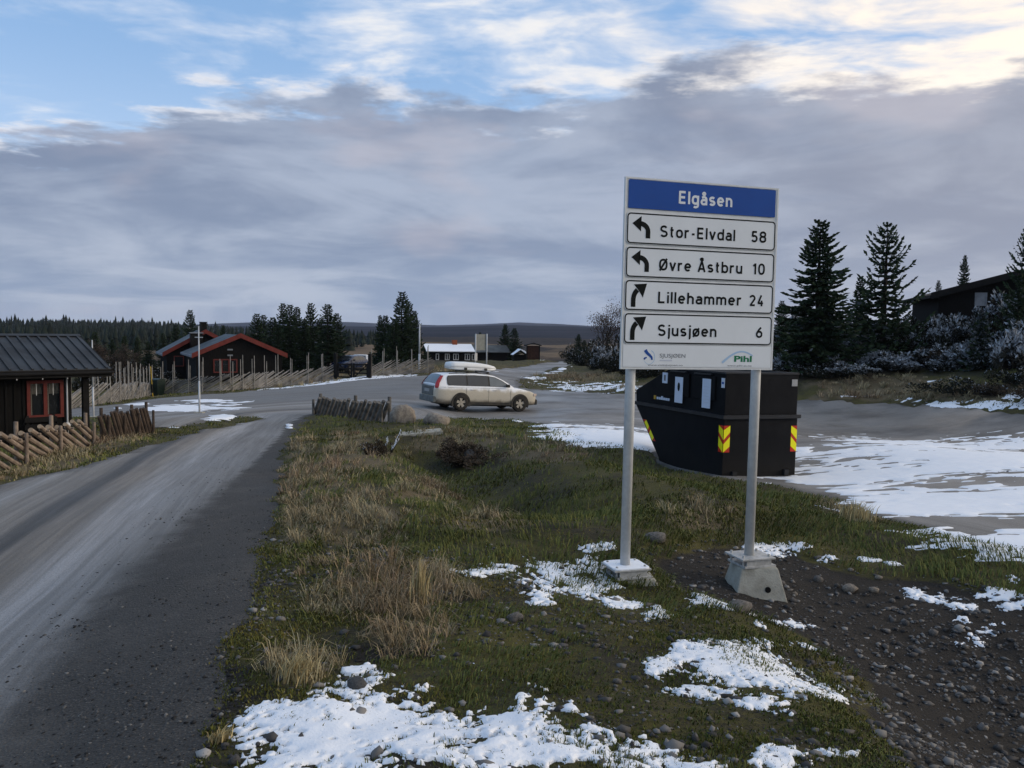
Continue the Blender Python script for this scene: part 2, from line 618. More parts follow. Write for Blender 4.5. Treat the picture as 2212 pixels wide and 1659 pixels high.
def ground_material():
    m, t, b = new_mat('ground')
    co = t.node('ShaderNodeNewGeometry').outputs['Position']
    n1 = t.noise(co, 1.1, 6, 0.62)
    n2 = t.noise(co, 7.0, 6, 0.65)
    n3 = t.noise(co, 42.0, 6, 0.72)
    n4 = t.noise(co, 0.06, 5, 0.6)
    soil = t.mix(n3, (0.014, 0.0125, 0.011), (0.048, 0.043, 0.038))
    moss = t.mix(n2, (0.045, 0.044, 0.014), (0.130, 0.116, 0.038))
    dry = t.mix(n2, (0.080, 0.064, 0.038), (0.18, 0.145, 0.09))
    heath = t.mix(t.noise(co, 0.6, 6, 0.7), (0.016, 0.012, 0.010), (0.050, 0.036, 0.022))
    a = t.node('ShaderNodeAttribute', attribute_name='cover')      # r soil, g dry, b heath
    sp = t.node('ShaderNodeSeparateColor')
    t.l.new(a.outputs['Color'], sp.inputs[0])
    mm = t.ramp(t.math('ADD', t.math('ADD', t.math('MULTIPLY', n1, 0.35), t.math('MULTIPLY', n2, 0.3)), t.math('MULTIPLY', n3, 0.35)), 0.44, 0.56)
    c = t.mix(t.math('MULTIPLY', mm, 0.8), moss, soil)
    c = t.mix(t.ramp(t.math('ADD', sp.outputs[1], t.math('SUBTRACT', n1, 0.5)), 0.3, 0.7), c, dry)
    c = t.mix(t.ramp(t.math('ADD', sp.outputs[2], t.math('SUBTRACT', n2, 0.5)), 0.3, 0.7), c, heath)
    tm = t.node('ShaderNodeAttribute', attribute_name='tan_moor').outputs['Fac']
    tan = t.mix(t.ramp(t.math('ADD', tm, t.math('MULTIPLY', t.math('SUBTRACT', n4, 0.5), 0.8)), 0.3, 0.6), t.mix(0.6, heath, (0.018, 0.017, 0.022)), t.mix(n1, (0.10, 0.072, 0.045), (0.175, 0.125, 0.08)))
    far = t.node('ShaderNodeAttribute', attribute_name='far').outputs['Fac']
    c = t.mix(far, c, tan)
    c = t.mix(t.ramp(t.math('ADD', sp.outputs[0], t.math('MULTIPLY', t.math('SUBTRACT', n2, 0.5), 0.6)), 0.35, 0.65), c, soil)
    t.put(b.inputs['Base Color'], c)
    b.inputs['Roughness'].default_value = 0.9
    b.inputs['Specular IOR Level'].default_value = 0.15
    bp = t.node('ShaderNodeBump', Strength=1.0, Distance=0.05)
    t.put(bp.inputs['Height'], t.math('ADD', t.math('MULTIPLY', n3, 0.6), n2))
    t.l.new(bp.outputs[0], b.inputs['Normal'])
    return m


def gravel_material():
    m, t, b = new_mat('gravel')
    co = t.node('ShaderNodeNewGeometry').outputs['Position']
    ac = t.node('ShaderNodeAttribute', attribute_name='across').outputs['Fac']
    al = t.node('ShaderNodeAttribute', attribute_name='along').outputs['Fac']
    sh = t.node('ShaderNodeAttribute', attribute_name='shoulder').outputs['Fac']
    dirt = t.node('ShaderNodeAttribute', attribute_name='lot').outputs['Fac']
    st = t.xyz(t.math('MULTIPLY', ac, 2.6), t.math('MULTIPLY', al, 0.10), 0.0)
    s1 = t.noise(st, 1.0, 6, 0.62, 0.15)
    s2 = t.noise(t.xyz(t.math('MULTIPLY', ac, 11.0), t.math('MULTIPLY', al, 0.30), 4.0), 1.0, 6, 0.65, 0.2)
    n2 = t.noise(co, 0.35, 6, 0.6)
    n3 = t.noise(co, 55.0, 4, 0.7)
    n5 = t.noise(co, 240.0, 2, 0.6)
    tr = t.ramp(t.math('ADD', t.math('MULTIPLY', s1, 0.5), t.math('MULTIPLY', s2, 0.5)), 0.38, 0.62)
    aw = t.math('ADD', ac, t.math('MULTIPLY', t.math('SUBTRACT', t.noise(t.xyz(t.math('MULTIPLY', ac, 0.6), t.math('MULTIPLY', al, 0.16), 2.0), 1.0, 4, 0.55), 0.5), 0.26))
    cr = t.node('ShaderNodeValToRGB')
    t.put(cr.inputs[0], t.math('MULTIPLY', aw, 0.125))
    el = cr.color_ramp.elements
    TR = [(0.0, (.12, .12, .12)), (1.35, (.12, .122, .125)), (1.65, (.185, .19, .20)), (1.95, (.175, .175, .178)), (2.2, (.125, .115, .102)), (2.50, (.115, .106, .096)), (2.62, (.045, .044, .043)), (2.80, (.050, .048, .046)), (2.95, (.13, .122, .112)),
          (3.5, (.145, .138, .128)), (3.75, (.185, .185, .185)), (4.1, (.13, .122, .112)), (4.6, (.17, .172, .175)), (5.0, (.19, .192, .197)), (5.4, (.12, .114, .106)), (6.0, (.165, .165, .165)), (6.8, (.10, .095, .09)), (8.0, (.12, .12, .12))]
    while len(el) < len(TR):
        el.new(0.5)
    for e_, (p_, c_) in zip(el, TR):
        e_.position = p_/8.0
        e_.color = (*c_, 1)
    c = t.mix(1.0, cr.outputs[0], t.mix(tr, (0.94, 0.89, 0.82), (1.58, 1.52, 1.45)), 'MULTIPLY')
    lotc = t.mix(t.ramp(n2, 0.38, 0.62), (0.080, 0.077, 0.074), (0.185, 0.178, 0.170))
    lotc = t.mix(t.math('MULTIPLY', tr, 0.45), lotc, (0.175, 0.168, 0.16))
    c = t.mix(dirt, c, lotc)
    # loose dark gravel on the shoulder
    vo = t.node('ShaderNodeTexVoronoi', Scale=62.0)
    t.put(vo.inputs['Vector'], co)
    vs = t.node('ShaderNodeSeparateColor')
    t.l.new(vo.outputs['Color'], vs.inputs[0])
    gv_ = t.math('MULTIPLY', t.math('POWER', vs.outputs[0], 2.5), t.ramp(vo.outputs['Distance'], 0.55, 0.1))
    gr = t.mix(t.math('ADD', t.math('MULTIPLY', n3, 0.35), t.math('MULTIPLY', gv_, 0.75)), (0.012, 0.0113, 0.0105), (0.135, 0.125, 0.112))
    gr = t.mix(t.math('MULTIPLY', t.ramp(t.noise(co, 1.7, 6, 0.7), 0.48, 0.68), 0.6), gr, t.mix(n3, (0.035, 0.032, 0.028), (0.105, 0.095, 0.083)))
    e = t.math('ADD', sh, t.math('MULTIPLY', t.math('SUBTRACT', t.noise(co, 2.5, 5, 0.65), 0.5), 0.7))
    shf = t.ramp(e, 0.22, 0.88)
    c = t.mix(shf, c, gr)
    c = t.mix(0.6, c, t.mix(t.ramp(t.noise(co, 95.0, 3, 0.7), .3, .7), (0.5, 0.5, 0.5), (1.5, 1.5, 1.5)), 'MULTIPLY')
    t.put(b.inputs['Base Color'], c)
    wet = t.ramp(t.noise(co, 0.22, 5, 0.6), 0.40, 0.62)
    ro = t.math('SUBTRACT', 0.80, t.math('MULTIPLY', t.math('MULTIPLY', wet, t.math('ADD', 0.25, t.math('MULTIPLY', dirt, 0.75))), 0.42))
    ro = t.math('ADD', ro, t.math('MULTIPLY', shf, 0.1))
    t.put(b.inputs['Roughness'], ro)
    b.inputs['Specular IOR Level'].default_value = 0.45
    bp = t.node('ShaderNodeBump', Strength=0.7, Distance=0.014)
    hh_ = t.math('ADD', t.math('MULTIPLY', n3, t.math('ADD', 0.35, shf)), t.math('MULTIPLY', s2, 0.8))
    t.put(bp.inputs['Height'], t.math('SUBTRACT', hh_, t.math('MULTIPLY', vo.outputs['Distance'], t.math('MULTIPLY', shf, 1.2))))
    t.l.new(bp.outputs[0], b.inputs['Normal'])
    return m


def snow_material():
    m, t, b = new_mat('snow')
    co = t.node('ShaderNodeNewGeometry').outputs['Position']
    n = t.noise(co, 9.0, 6, 0.6)
    n2 = t.noise(co, 70.0, 3, 0.6)
    t.put(b.inputs['Base Color'], t.mix(n, (0.70, 0.735, 0.79), (0.84, 0.865, 0.90)))
    b.inputs['Roughness'].default_value = 0.65
    b.inputs['Specular IOR Level'].default_value = 0.3
    bp = t.node('ShaderNodeBump', Strength=0.5, Distance=0.015)
    t.put(bp.inputs['Height'], t.math('ADD', n, t.math('MULTIPLY', n2, 0.35)))
    t.l.new(bp.outputs[0], b.inputs['Normal'])
    return m


M_GROUND, M_GRAVEL, M_SNOW = ground_material(), gravel_material(), snow_material()

# ------------------------------------------------------------------ ground, road, car park
AX = axis(-2600, 2600, 0.6, 0.035, 0.023)
AY = axis(-90, 5000, 4.2, 0.035, 0.023)
GX, GY = np.meshgrid(AX, AY)
GD = gravel_d(GX, GY)
DD = sdf(DITCH, GX, GY)
BH = base_h(GX, GY)
GZ = BH + relief(GX, GY, GD, DD) - 0.03*smooth(0.1, -0.3, GD)


def grid_faces(keep):
    """quads of the grid whose four corners are all in keep"""
    ny, nx = keep.shape
    k = keep[:-1, :-1] & keep[1:, :-1] & keep[:-1, 1:] & keep[1:, 1:]
    iy, ix = np.nonzero(k)
    a = iy*nx + ix
    return np.stack([a, a+1, a+nx+1, a+nx], 1)


def compact(V, F, attrs):
    used = np.unique(F)
    mp = np.full(len(V), -1)
    mp[used] = np.arange(len(used))
    return V[used], mp[F], {k: v[used] for k, v in attrs.items()}


def px_blobs(x, y, z, blobs):
    """largest of a set of soft ellipses given in picture pixels, evaluated at ground points"""
    qx, qy = project(x, y, z)
    m = np.full(x.shape, -9.0)
    for b in blobs:
        cx, cy, rx, ry = b[:4]
        sl = b[4] if len(b) > 4 else 0.0
        d = np.sqrt(((qx-cx)/rx)**2 + ((qy-cy-sl*(qx-cx))/ry)**2)
        e = 1.0 - d
        m = np.maximum(m, np.where(e > 0, e*(b[5] if len(b) > 5 else 1.0), e))
    m = np.where(y < 1.0, -9.0, m)
    return m


DRY = [(830, 1280, 200, 90), (900, 1370, 130, 60), (640, 1440, 90, 60), (760, 1130, 150, 60), (700, 1030, 90, 45), (760, 990, 130, 40), (640, 1090, 40, 140), (900, 1060, 90, 40), (650, 970, 40, 30),
       (760, 950, 60, 14), (1180, 985, 120, 22), (980, 960, 120, 30), (1050, 1130, 120, 25), (1500, 1130, 90, 22), (1840, 1100, 100, 20, .2),
       (1900, 830, 220, 18), (1900, 855, 260, 12), (1250, 815, 130, 14), (1500, 845, 200, 10), (2100, 850, 120, 25), (640, 825, 160, 9, -.1), (900, 800, 110, 8),
       (100, 1000, 150, 26, -.27), (240, 955, 110, 16, -.2), (-60, 1045, 120, 30, -.27)]


def covers(x, y, z, gd, dd):
    r = np.hypot(x, y)
    soil = smooth(0.1, -0.25, dd + 0.3*fbm(x, y, .5, 4, 3)) + 0.35*smooth(.25, -.05, gd)*smooth(25, 10, r)
    fg = smooth(7.0, 4.5, r)*(fbm(x, y, .7, 4, 71)*2.2)
    soil = np.clip(soil + np.clip(fg, 0, .6), 0, 1)
    dry = np.clip(px_blobs(x, y, z, DRY)*1.8 + fbm(x, y, 1.2, 4, 81)*1.4, 0, 1)
    dry = np.maximum(dry, 0.85*smooth(38, 52, r)*smooth(90, 60, r)*(fbm(x, y, 6, 4, 91) + .5))
    heath = smooth(40, 46, y)*smooth(8, 18, x)*0.9
    return np.stack([soil, np.clip(dry, 0, 1), np.clip(heath, 0, 1)], -1)


CV = covers(GX, GY, GZ, GD, DD)
FAR = smooth(85, 130, np.hypot(GX, GY)) * smooth(50, 20, GX - 0.35*GY)
_r = np.hypot(GX, GY)
TANM = np.clip(smooth(100, 150, _r)*smooth(360, 240, _r)*(.80 + 1.8*fbm(GX, GY*.4, 40, 4, 77)), 0, 1)
allk = np.ones(GX.shape, bool)
gv = np.stack([GX, GY, GZ], -1).reshape(-1, 3)
ground = np_mesh('ground', gv, grid_faces(allk), M_GROUND, shade=True,
                 attrs={'cover': CV.reshape(-1, 3), 'far': FAR.ravel(), 'tan_moor': TANM.ravel()})
tag(ground, kind='structure')

# gravel sheet, a little above the ground and dipping under it along a ragged edge
er = poly_world(EDGE_RIGHT + ISLAND[:1])


def line_d(pl, x, y):
    d = np.full(x.shape, 1e9)
    al = np.zeros(x.shape)
    L = 0.0
    for i in range(len(pl)-1):
        ax, ay = pl[i]
        ex, ey = pl[i+1]-pl[i]
        ln = math.hypot(ex, ey)
        t = np.clip(((x-ax)*ex + (y-ay)*ey)/(ln*ln), 0, 1)
        q = np.hypot(x-ax-t*ex, y-ay-t*ey)
        al = np.where(q < d, L + t*ln, al)
        d = np.minimum(d, q)
        L += ln
    return d, al


road_keep = (GD < 0.35) & (np.hypot(GX, GY) < 130)
RZ = BH + 0.006 - 0.05*smooth(-0.05, 0.35, GD) + 0.012*fbm(GX, GY, .8, 3, 15)
ac, al = line_d(er, GX, GY)
lotm = smooth(-6, 3, GX - 0.0*GY + 0.20*(GY - 30)) * smooth(11, 24, GY + 0.9*np.clip(GX, 0, 30))
ac = np.where(lotm > 0.5, 0.35*GY - 0.06*GX, ac)
al = np.where(lotm > 0.5, GX + 0.3*GY, al)
sh_w = np.clip(0.32 + 1.02*smooth(22, 4, GY), 0.3, 2.0)
should = smooth(1.25, 0.45, ac/sh_w)*(1-smooth(.4, .6, lotm)) + 0.6*smooth(-0.5, 0.0, GD)
at = {'across': ac.ravel(), 'along': al.ravel(), 'shoulder': np.clip(should, 0, 1).ravel(), 'lot': lotm.ravel()}
rv = np.stack([GX, GY, RZ], -1).reshape(-1, 3)
cut = (GX + 0.10*(GY - 30) > -3.0) & (GY > 5.5)
fq = grid_faces(road_keep)
cc = cut.ravel()[fq].all(1)
for nm, sel in (('gravel_road', ~cc), ('parking_lot', cc)):
    V, F, A = compact(rv, fq[sel], at)
    tag(np_mesh(nm, V, F, M_GRAVEL, shade=True, attrs=A), kind='structure')

# ------------------------------------------------------------------ snow
SNOW_NEAR = [(1080, 1610, 260, 60, 0, .04), (1250, 1600, 90, 40, .2, .5), (1330, 1640, 90, 30, .2, .5), (1010, 1600, 90, 40, 0, .4), (640, 1610, 130, 75), (560, 1655, 90, 40), (760, 1520, 95, 45), (830, 1555, 70, 30), (760, 1600, 110, 60), (700, 1680, 160, 60), (890, 1508, 45, 18), (775, 1447, 26, 12), (925, 1500, 22, 10),
             (1130, 1505, 85, 30, .25), (1210, 1540, 85, 20, .15), (1090, 1580, 60, 28), (960, 1590, 80, 24), (900, 1625, 90, 26), (1060, 1630, 110, 26), (950, 1650, 70, 22), (1160, 1640, 90, 22), (870, 1580, 60, 24),
             (1440, 1635, 90, 38, .25), (1390, 1600, 40, 16), (1680, 1630, 55, 26), (1720, 1615, 40, 14), (1800, 1608, 50, 10), (1650, 1610, 18, 14),
             (1610, 1440, 95, 46, .2), (1690, 1475, 75, 26, .2), (1490, 1405, 50, 18), (1760, 1490, 75, 14, .12), (1560, 1480, 40, 14), (1430, 1440, 32, 14), (1500, 1485, 50, 14), (1650, 1508, 70, 12), (1700, 1530, 26, 10),
             (1090, 1240, 78, 13), (1215, 1255, 95, 30), (1290, 1245, 40, 14), (1170, 1293, 30, 13), (1340, 1298, 40, 11), (1420, 1325, 32, 13), (1540, 1303, 62, 12, .15), (1520, 1290, 30, 10), (1650, 1345, 22, 10), (1710, 1333, 45, 9, .1), (1745, 1392, 28, 8, .15),
             (1700, 1190, 55, 9, -.02), (1635, 1190, 22, 7), (1300, 1207, 40, 6),
             (1975, 1263, 22, 16), (2035, 1278, 40, 11), (2155, 1275, 60, 10, .12), (2075, 1303, 36, 9), (2130, 1362, 52, 17, -.1), (2075, 1330, 22, 10), (2190, 1250, 20, 7), (1880, 1200, 20, 5), (1930, 1210, 16, 5), (1790, 1205, 20, 5), (2212, 1300, 40, 8)]
SNOW_LOT = [(2180, 1160, 300, 44, .19), (2000, 1110, 180, 30, .2), (2060, 1085, 260, 60, .15), (2230, 1130, 330, 60, .16), (2050, 1105, 200, 36, .22), (1880, 1068, 130, 24, .22), (2080, 1060, 330, 60, .12), (2240, 1080, 420, 85, .1), (2120, 985, 300, 32), (2000, 965, 180, 14), (1900, 980, 140, 10), (1830, 1030, 120, 26, .1), (2300, 960, 300, 22), (1840, 1000, 90, 9), (1770, 1048, 100, 14, .2),
            (1290, 938, 135, 17, .06), (1370, 955, 60, 16), (1200, 922, 40, 6), (1340, 962, 90, 9), (1720, 975, 40, 8), (1640, 1046, 40, 4),
            (2120, 874, 160, 10, .05), (2020, 866, 50, 4), (2212, 862, 40, 14), (1290, 836, 105, 10, .0), (1200, 826, 55, 5), (1340, 838, 60, 9), (1160, 815, 28, 3), (1195, 805, 30, 3, -.25), (1830, 857, 22, 3), (1880, 855, 20, 3), (2000, 819, 26, 6),
            (430, 878, 100, 9, -.03), (370, 884, 60, 7), (490, 874, 40, 5), (480, 901, 34, 6, -.1), (380, 922, 20, 2.5, -.05), (445, 865, 40, 2), (625, 921, 8, 5), (545, 877, 10, 2.2),
            (700, 826, 100, 2.6, -.105), (640, 833, 70, 2.4, -.09), (790, 816, 55, 2.6, -.07), (860, 811, 40, 2.2, -.05), (300, 873, 32, 2.6, -.06), (255, 882, 10, 2),
            (1205, 778, 42, 3, -.03), (1060, 803, 20, 1.5)]


def snow_sheet(name, x0, x1, y0, y1, st, blobs, thick, nsc, namp, an, rate=0.0, cap_=.4):
    if rate:
        xs = axis(x0, x1, (x0+x1)/2 if rate < 0 else 2.0, st, abs(rate))
        ys = axis(y0, y1, y0, st, abs(rate))
    else:
        xs, ys = np.arange(x0, x1, st), np.arange(y0, y1, st)
    x, y = np.meshgrid(xs, ys)
    z0 = base_h(x, y)
    m = px_blobs(x, y, z0, blobs)
    near = m > -0.6
    x1_, y1_ = x[near], y[near]
    gd = gravel_d(x1_, y1_)
    dd = sdf(DITCH, x1_, y1_)
    zz = z0.copy()
    zz[near] += relief(x1_, y1_, gd, dd)
    mm = np.full(x.shape, -1.0)
    wv = fbm(x1_, y1_, nsc, 3, 131)*nsc*.8
    nz = fbm((x1_+wv)*an[0], (y1_+wv)*an[1], nsc, 6, 101, .74)*namp + fbm(x1_*an[0], y1_*an[1], nsc*.10, 3, 111, .7)*namp*.55
    mm[near] = np.minimum(m[near], cap_)*.9 - .06 + nz
    t = np.where(mm > 0, thick*smooth(0, .4, mm) + .0015, -0.006 + mm*.25)
    z = zz + t
    z = np.where(gravel_d(x, y) < 0.05, z + .012, z)
    keep = mm > -0.05
    keep = keep | np.roll(keep, 1, 0) | np.roll(keep, -1, 0) | np.roll(keep, 1, 1) | np.roll(keep, -1, 1)
    F = grid_faces(keep)
    V, F, _ = compact(np.stack([x, y, z], -1).reshape(-1, 3), F, {})
    o = np_mesh(name, V, F, M_SNOW, shade=True)
    return tag(o, kind='stuff')


s = snow_sheet('snow', -2.6, 5.0, 2.6, 10.2, .013, SNOW_NEAR, .015, .38, 2.8, (1, 1), cap_=.36)
tag(s, 'thin ragged patches of fresh snow on the mossy verge around the sign', 'snow')
s = snow_sheet('snow', -26, 34, 8.4, 96, .045, SNOW_LOT, .016, 1.3, 2.3, (.24, 1.0), .007, cap_=.40)
tag(s, 'streaks and sheets of thin snow lying on the gravel car park and road edges', 'snow')

# ------------------------------------------------------------------ object materials
plain('galv', (0.56, 0.57, 0.56), (0.47, 0.48, 0.48), rough=0.5, scale=14, metal=0.15, spec=0.4)
plain('plate_steel', (0.46, 0.46, 0.45), (0.32, 0.32, 0.31), rough=0.5, scale=20, metal=0.2)
plain('concrete', (0.40, 0.38, 0.32), (0.27, 0.255, 0.21), rough=0.88, scale=7, bump=0.4, bscale=60)
plain('sign_white', (0.70, 0.725, 0.74), (0.66, 0.685, 0.70), rough=0.42, scale=3)
plain('sign_frame', (0.68, 0.69, 0.68), (0.60, 0.61, 0.60), rough=0.42, scale=9)
plain('sign_blue', (0.003, 0.062, 0.30), (0.003, 0.055, 0.27), rough=0.2, scale=3, spec=0.22)
plain('ink', (0.008, 0.010, 0.010), (0.006, 0.008, 0.008), rough=0.6, scale=5, spec=0.08)
plain('ink_grey', (0.14, 0.145, 0.15), (0.12, 0.12, 0.13), rough=0.5, scale=5)
plain('ink_pale', (0.50, 0.53, 0.60), (0.48, 0.51, 0.57), rough=0.5, scale=5)
plain('logo_blue', (0.008, 0.07, 0.30), (0.007, 0.06, 0.27), rough=0.4, scale=5)
plain('logo_sky', (0.36, 0.52, 0.70), (0.34, 0.49, 0.66), rough=0.4, scale=5)
plain('logo_green', (0.008, 0.17, 0.075), (0.007, 0.15, 0.065), rough=0.4, scale=5)
def skip_paint():
    m, t, b = new_mat('bin_black')
    co = t.node('ShaderNodeTexCoord').outputs['Object']
    sp = t.node('ShaderNodeSeparateXYZ', Vector=co)
    n = t.noise(co, 2.2, 6, 0.65)
    n2 = t.noise(t.vmath('MULTIPLY', co, (1, 1, 7)), 9.0, 5, 0.7)
    c = t.mix(t.ramp(n, .3, .7), (0.0055, 0.006, 0.0075), (0.010, 0.0105, 0.012))
    mud = t.ramp(t.math('ADD', sp.outputs[2], t.math('MULTIPLY', t.math('SUBTRACT', n, 0.5), 0.9)), 0.55, -0.05)
    c = t.mix(t.math('MULTIPLY', mud, 0.5), c, (0.022, 0.020, 0.018))
    c = t.mix(t.math('MULTIPLY', t.ramp(n2, 0.64, 0.74), 0.4), c, (0.024, 0.025, 0.027))
    t.put(b.inputs['Base Color'], c)
    t.put(b.inputs['Roughness'], t.math('ADD', 0.45, t.math('MULTIPLY', n, 0.3)))
    b.inputs['Specular IOR Level'].default_value = 0.05
    bp = t.node('ShaderNodeBump', Strength=0.25, Distance=0.04)
    t.put(bp.inputs['Height'], t.noise(co, 3.0, 3, 0.5))
    t.l.new(bp.outputs[0], b.inputs['Normal'])


skip_paint()
plain('bin_rim', (0.016, 0.018, 0.023), (0.010, 0.011, 0.013), rough=0.4, scale=5)
plain('paper', (0.55, 0.60, 0.70), (0.50, 0.55, 0.64), rough=0.6, scale=4)
plain('paper_grey', (0.30, 0.30, 0.29), (0.25, 0.25, 0.25), rough=0.6, scale=30)
plain('reflex_yellow', (0.85, 0.80, 0.01), (0.80, 0.74, 0.01), rough=0.3, scale=5)
plain('reflex_red', (0.50, 0.03, 0.012), (0.42, 0.025, 0.012), rough=0.3, scale=5)
plain('label_amber', (0.45, 0.26, 0.02), rough=0.5)
plain('black_wood', (0.005, 0.005, 0.0052), (0.011, 0.0105, 0.010), rough=0.8, scale=3, stretch=(8, 8, 1), bump=0.3, bscale=12, spec=0.06)
plain('black_trim', (0.008, 0.008, 0.0085), (0.014, 0.0135, 0.013), rough=0.7, scale=5, spec=0.08)
plain('red_paint', (0.125, 0.020, 0.015), (0.09, 0.016, 0.012), rough=0.6, scale=6)
plain('red_trim', (0.15, 0.026, 0.019), (0.105, 0.020, 0.015), rough=0.6, scale=2)
plain('roof_metal', (0.036, 0.0365, 0.037), (0.024, 0.024, 0.025), rough=0.55, scale=1.2, spec=0.2)
plain('roof_felt', (0.055, 0.064, 0.068), (0.036, 0.042, 0.045), rough=0.6, scale=0.8)
plain('roof_edge', (0.20, 0.22, 0.25), (0.13, 0.14, 0.16), rough=0.5, scale=2)
plain('white_paint', (0.55, 0.55, 0.54), (0.44, 0.44, 0.43), rough=0.6, scale=4)
plain('curtain', (0.42, 0.39, 0.33), (0.28, 0.26, 0.21), rough=0.9, scale=9, stretch=(3, 3, .6))
plain('interior', (0.020, 0.016, 0.013), (0.045, 0.034, 0.025), rough=0.9, scale=4)
plain('log_light', (0.27, 0.215, 0.17), (0.155, 0.12, 0.094), rough=0.85, scale=5, bump=0.5, bscale=18)
plain('log_cut', (0.40, 0.30, 0.20), (0.30, 0.22, 0.15), rough=0.85, scale=14)
plain('log_shaded', (0.080, 0.058, 0.044), (0.045, 0.034, 0.027), rough=0.9, scale=5, bump=0.5, bscale=18)  # shade of the fence facing another way, put into the log colour
plain('log_grey', (0.14, 0.132, 0.12), (0.062, 0.058, 0.052), rough=0.9, scale=5, bump=0.5, bscale=18)
plain('rail_grey', (0.24, 0.23, 0.215), (0.12, 0.115, 0.107), rough=0.9, scale=2.5)
plain('stake_grey', (0.34, 0.32, 0.29), (0.20, 0.19, 0.17), rough=0.9, scale=3)
plain('kiosk_brown', (0.055, 0.024, 0.016), (0.036, 0.017, 0.012), rough=0.8, scale=4)
plain('pole_white', (0.52, 0.54, 0.56), (0.40, 0.42, 0.44), rough=0.5, scale=2)
plain('sign_back', (0.20, 0.215, 0.20), (0.16, 0.17, 0.16), rough=0.5, scale=4)
plain('bin_green', (0.012, 0.026, 0.020), (0.008, 0.016, 0.013), rough=0.5, scale=4)
plain('marker_yellow', (0.50, 0.34, 0.02), (0.38, 0.25, 0.02), rough=0.5, scale=4)
plain('brick_orange', (0.28, 0.075, 0.03), (0.20, 0.055, 0.025), rough=0.85, scale=8)
plain('tyre', (0.014, 0.013, 0.012), (0.035, 0.031, 0.026), rough=0.85, scale=9)
plain('rim_dirty', (0.42, 0.385, 0.32), (0.30, 0.27, 0.22), rough=0.5, scale=9, metal=0.3)
plain('plastic_dark', (0.018, 0.018, 0.018), (0.055, 0.048, 0.038), rough=0.7, scale=4)
plain('tail_red', (0.42, 0.018, 0.020), (0.30, 0.014, 0.016), rough=0.18, scale=4, spec=0.6)
plain('lamp_clear', (0.55, 0.45, 0.38), (0.45, 0.36, 0.30), rough=0.2, scale=4)
plain('box_white', (0.74, 0.75, 0.74), (0.68, 0.68, 0.66), rough=0.28, scale=2, spec=0.5)
plain('dirty_rear', (0.13, 0.14, 0.135), (0.085, 0.088, 0.083), rough=0.6, scale=4)
plain('car_blue', (0.010, 0.022, 0.065), (0.008, 0.016, 0.048), rough=0.25, scale=2, spec=0.6)
plain('car_silver', (0.48, 0.49, 0.50), (0.42, 0.43, 0.44), rough=0.3, scale=2, spec=0.6)
plain('stone', (0.17, 0.155, 0.14), (0.085, 0.08, 0.075), rough=0.9, scale=5, bump=0.6, bscale=22)
plain('stone_pale', (0.27, 0.235, 0.19), (0.15, 0.13, 0.11), rough=0.9, scale=5, bump=0.6, bscale=22)
plain('stone_dark', (0.085, 0.083, 0.082), (0.045, 0.044, 0.043), rough=0.85, scale=5, bump=0.5, bscale=22)
plain('pipe_dark', (0.006, 0.006, 0.006), rough=0.9)
plain('bark', (0.045, 0.036, 0.030), (0.022, 0.018, 0.015), rough=0.95, scale=8)


def glass_mat(name, col, rough=0.06, spec=0.6):
    m, t, b = new_mat(name)
    co = t.node('ShaderNodeTexCoord').outputs['Object']
    t.put(b.inputs['Base Color'], t.mix(t.noise(co, 2.5, 4), col, tuple(v*1.8 for v in col)))
    b.inputs['Roughness'].default_value = rough
    b.inputs['Specular IOR Level'].default_value = spec
    return m


glass_mat('car_glass', (0.020, 0.024, 0.028))
glass_mat('car_glass_dusty', (0.085, 0.10, 0.11), 0.25, 0.5)


def pane_mat():
    """clear window glass: mostly see-through, with a sky reflection"""
    m, t, b = new_mat('pane')
    b.inputs['Base Color'].default_value = (0.9, 0.95, 0.95, 1)
    b.inputs['Roughness'].default_value = 0.03
    b.inputs['Alpha'].default_value = 0.28
    b.inputs['Specular IOR Level'].default_value = 0.7
    t.put(b.inputs['Base Color'], t.mix(t.noise(t.node('ShaderNodeTexCoord').outputs['Object'], 2.0, 3), (0.02, 0.025, 0.03), (0.04, 0.045, 0.05)))
    return m


pane_mat()


def car_paint():
    m, t, b = new_mat('paint_muddy')
    co = t.node('ShaderNodeTexCoord').outputs['Object']
    sp = t.node('ShaderNodeSeparateXYZ', Vector=co)
    n = t.noise(co, 3.0, 6, 0.62)
    h = t.math('ADD', sp.outputs[2], t.math('MULTIPLY', t.math('SUBTRACT', n, 0.5), 0.35))
    mud = t.ramp(h, 1.00, 0.80)
    mud2 = t.ramp(h, 0.52, 0.34)
    n2 = t.noise(co, 14.0, 5, 0.6)
    cm = t.mix(n2, (0.50, 0.455, 0.365), (0.40, 0.36, 0.285))
    c = t.mix(mud, (0.80, 0.81, 0.82), cm)
    c = t.mix(t.math('MULTIPLY', mud2, 0.8), c, (0.095, 0.080, 0.062))
    t.put(b.inputs['Base Color'], c)
    t.put(b.inputs['Roughness'], t.math('ADD', 0.22, t.math('MULTIPLY', mud, 0.5)))
    b.inputs['Specular IOR Level'].default_value = 0.5
    return m


car_paint()
M = MATS


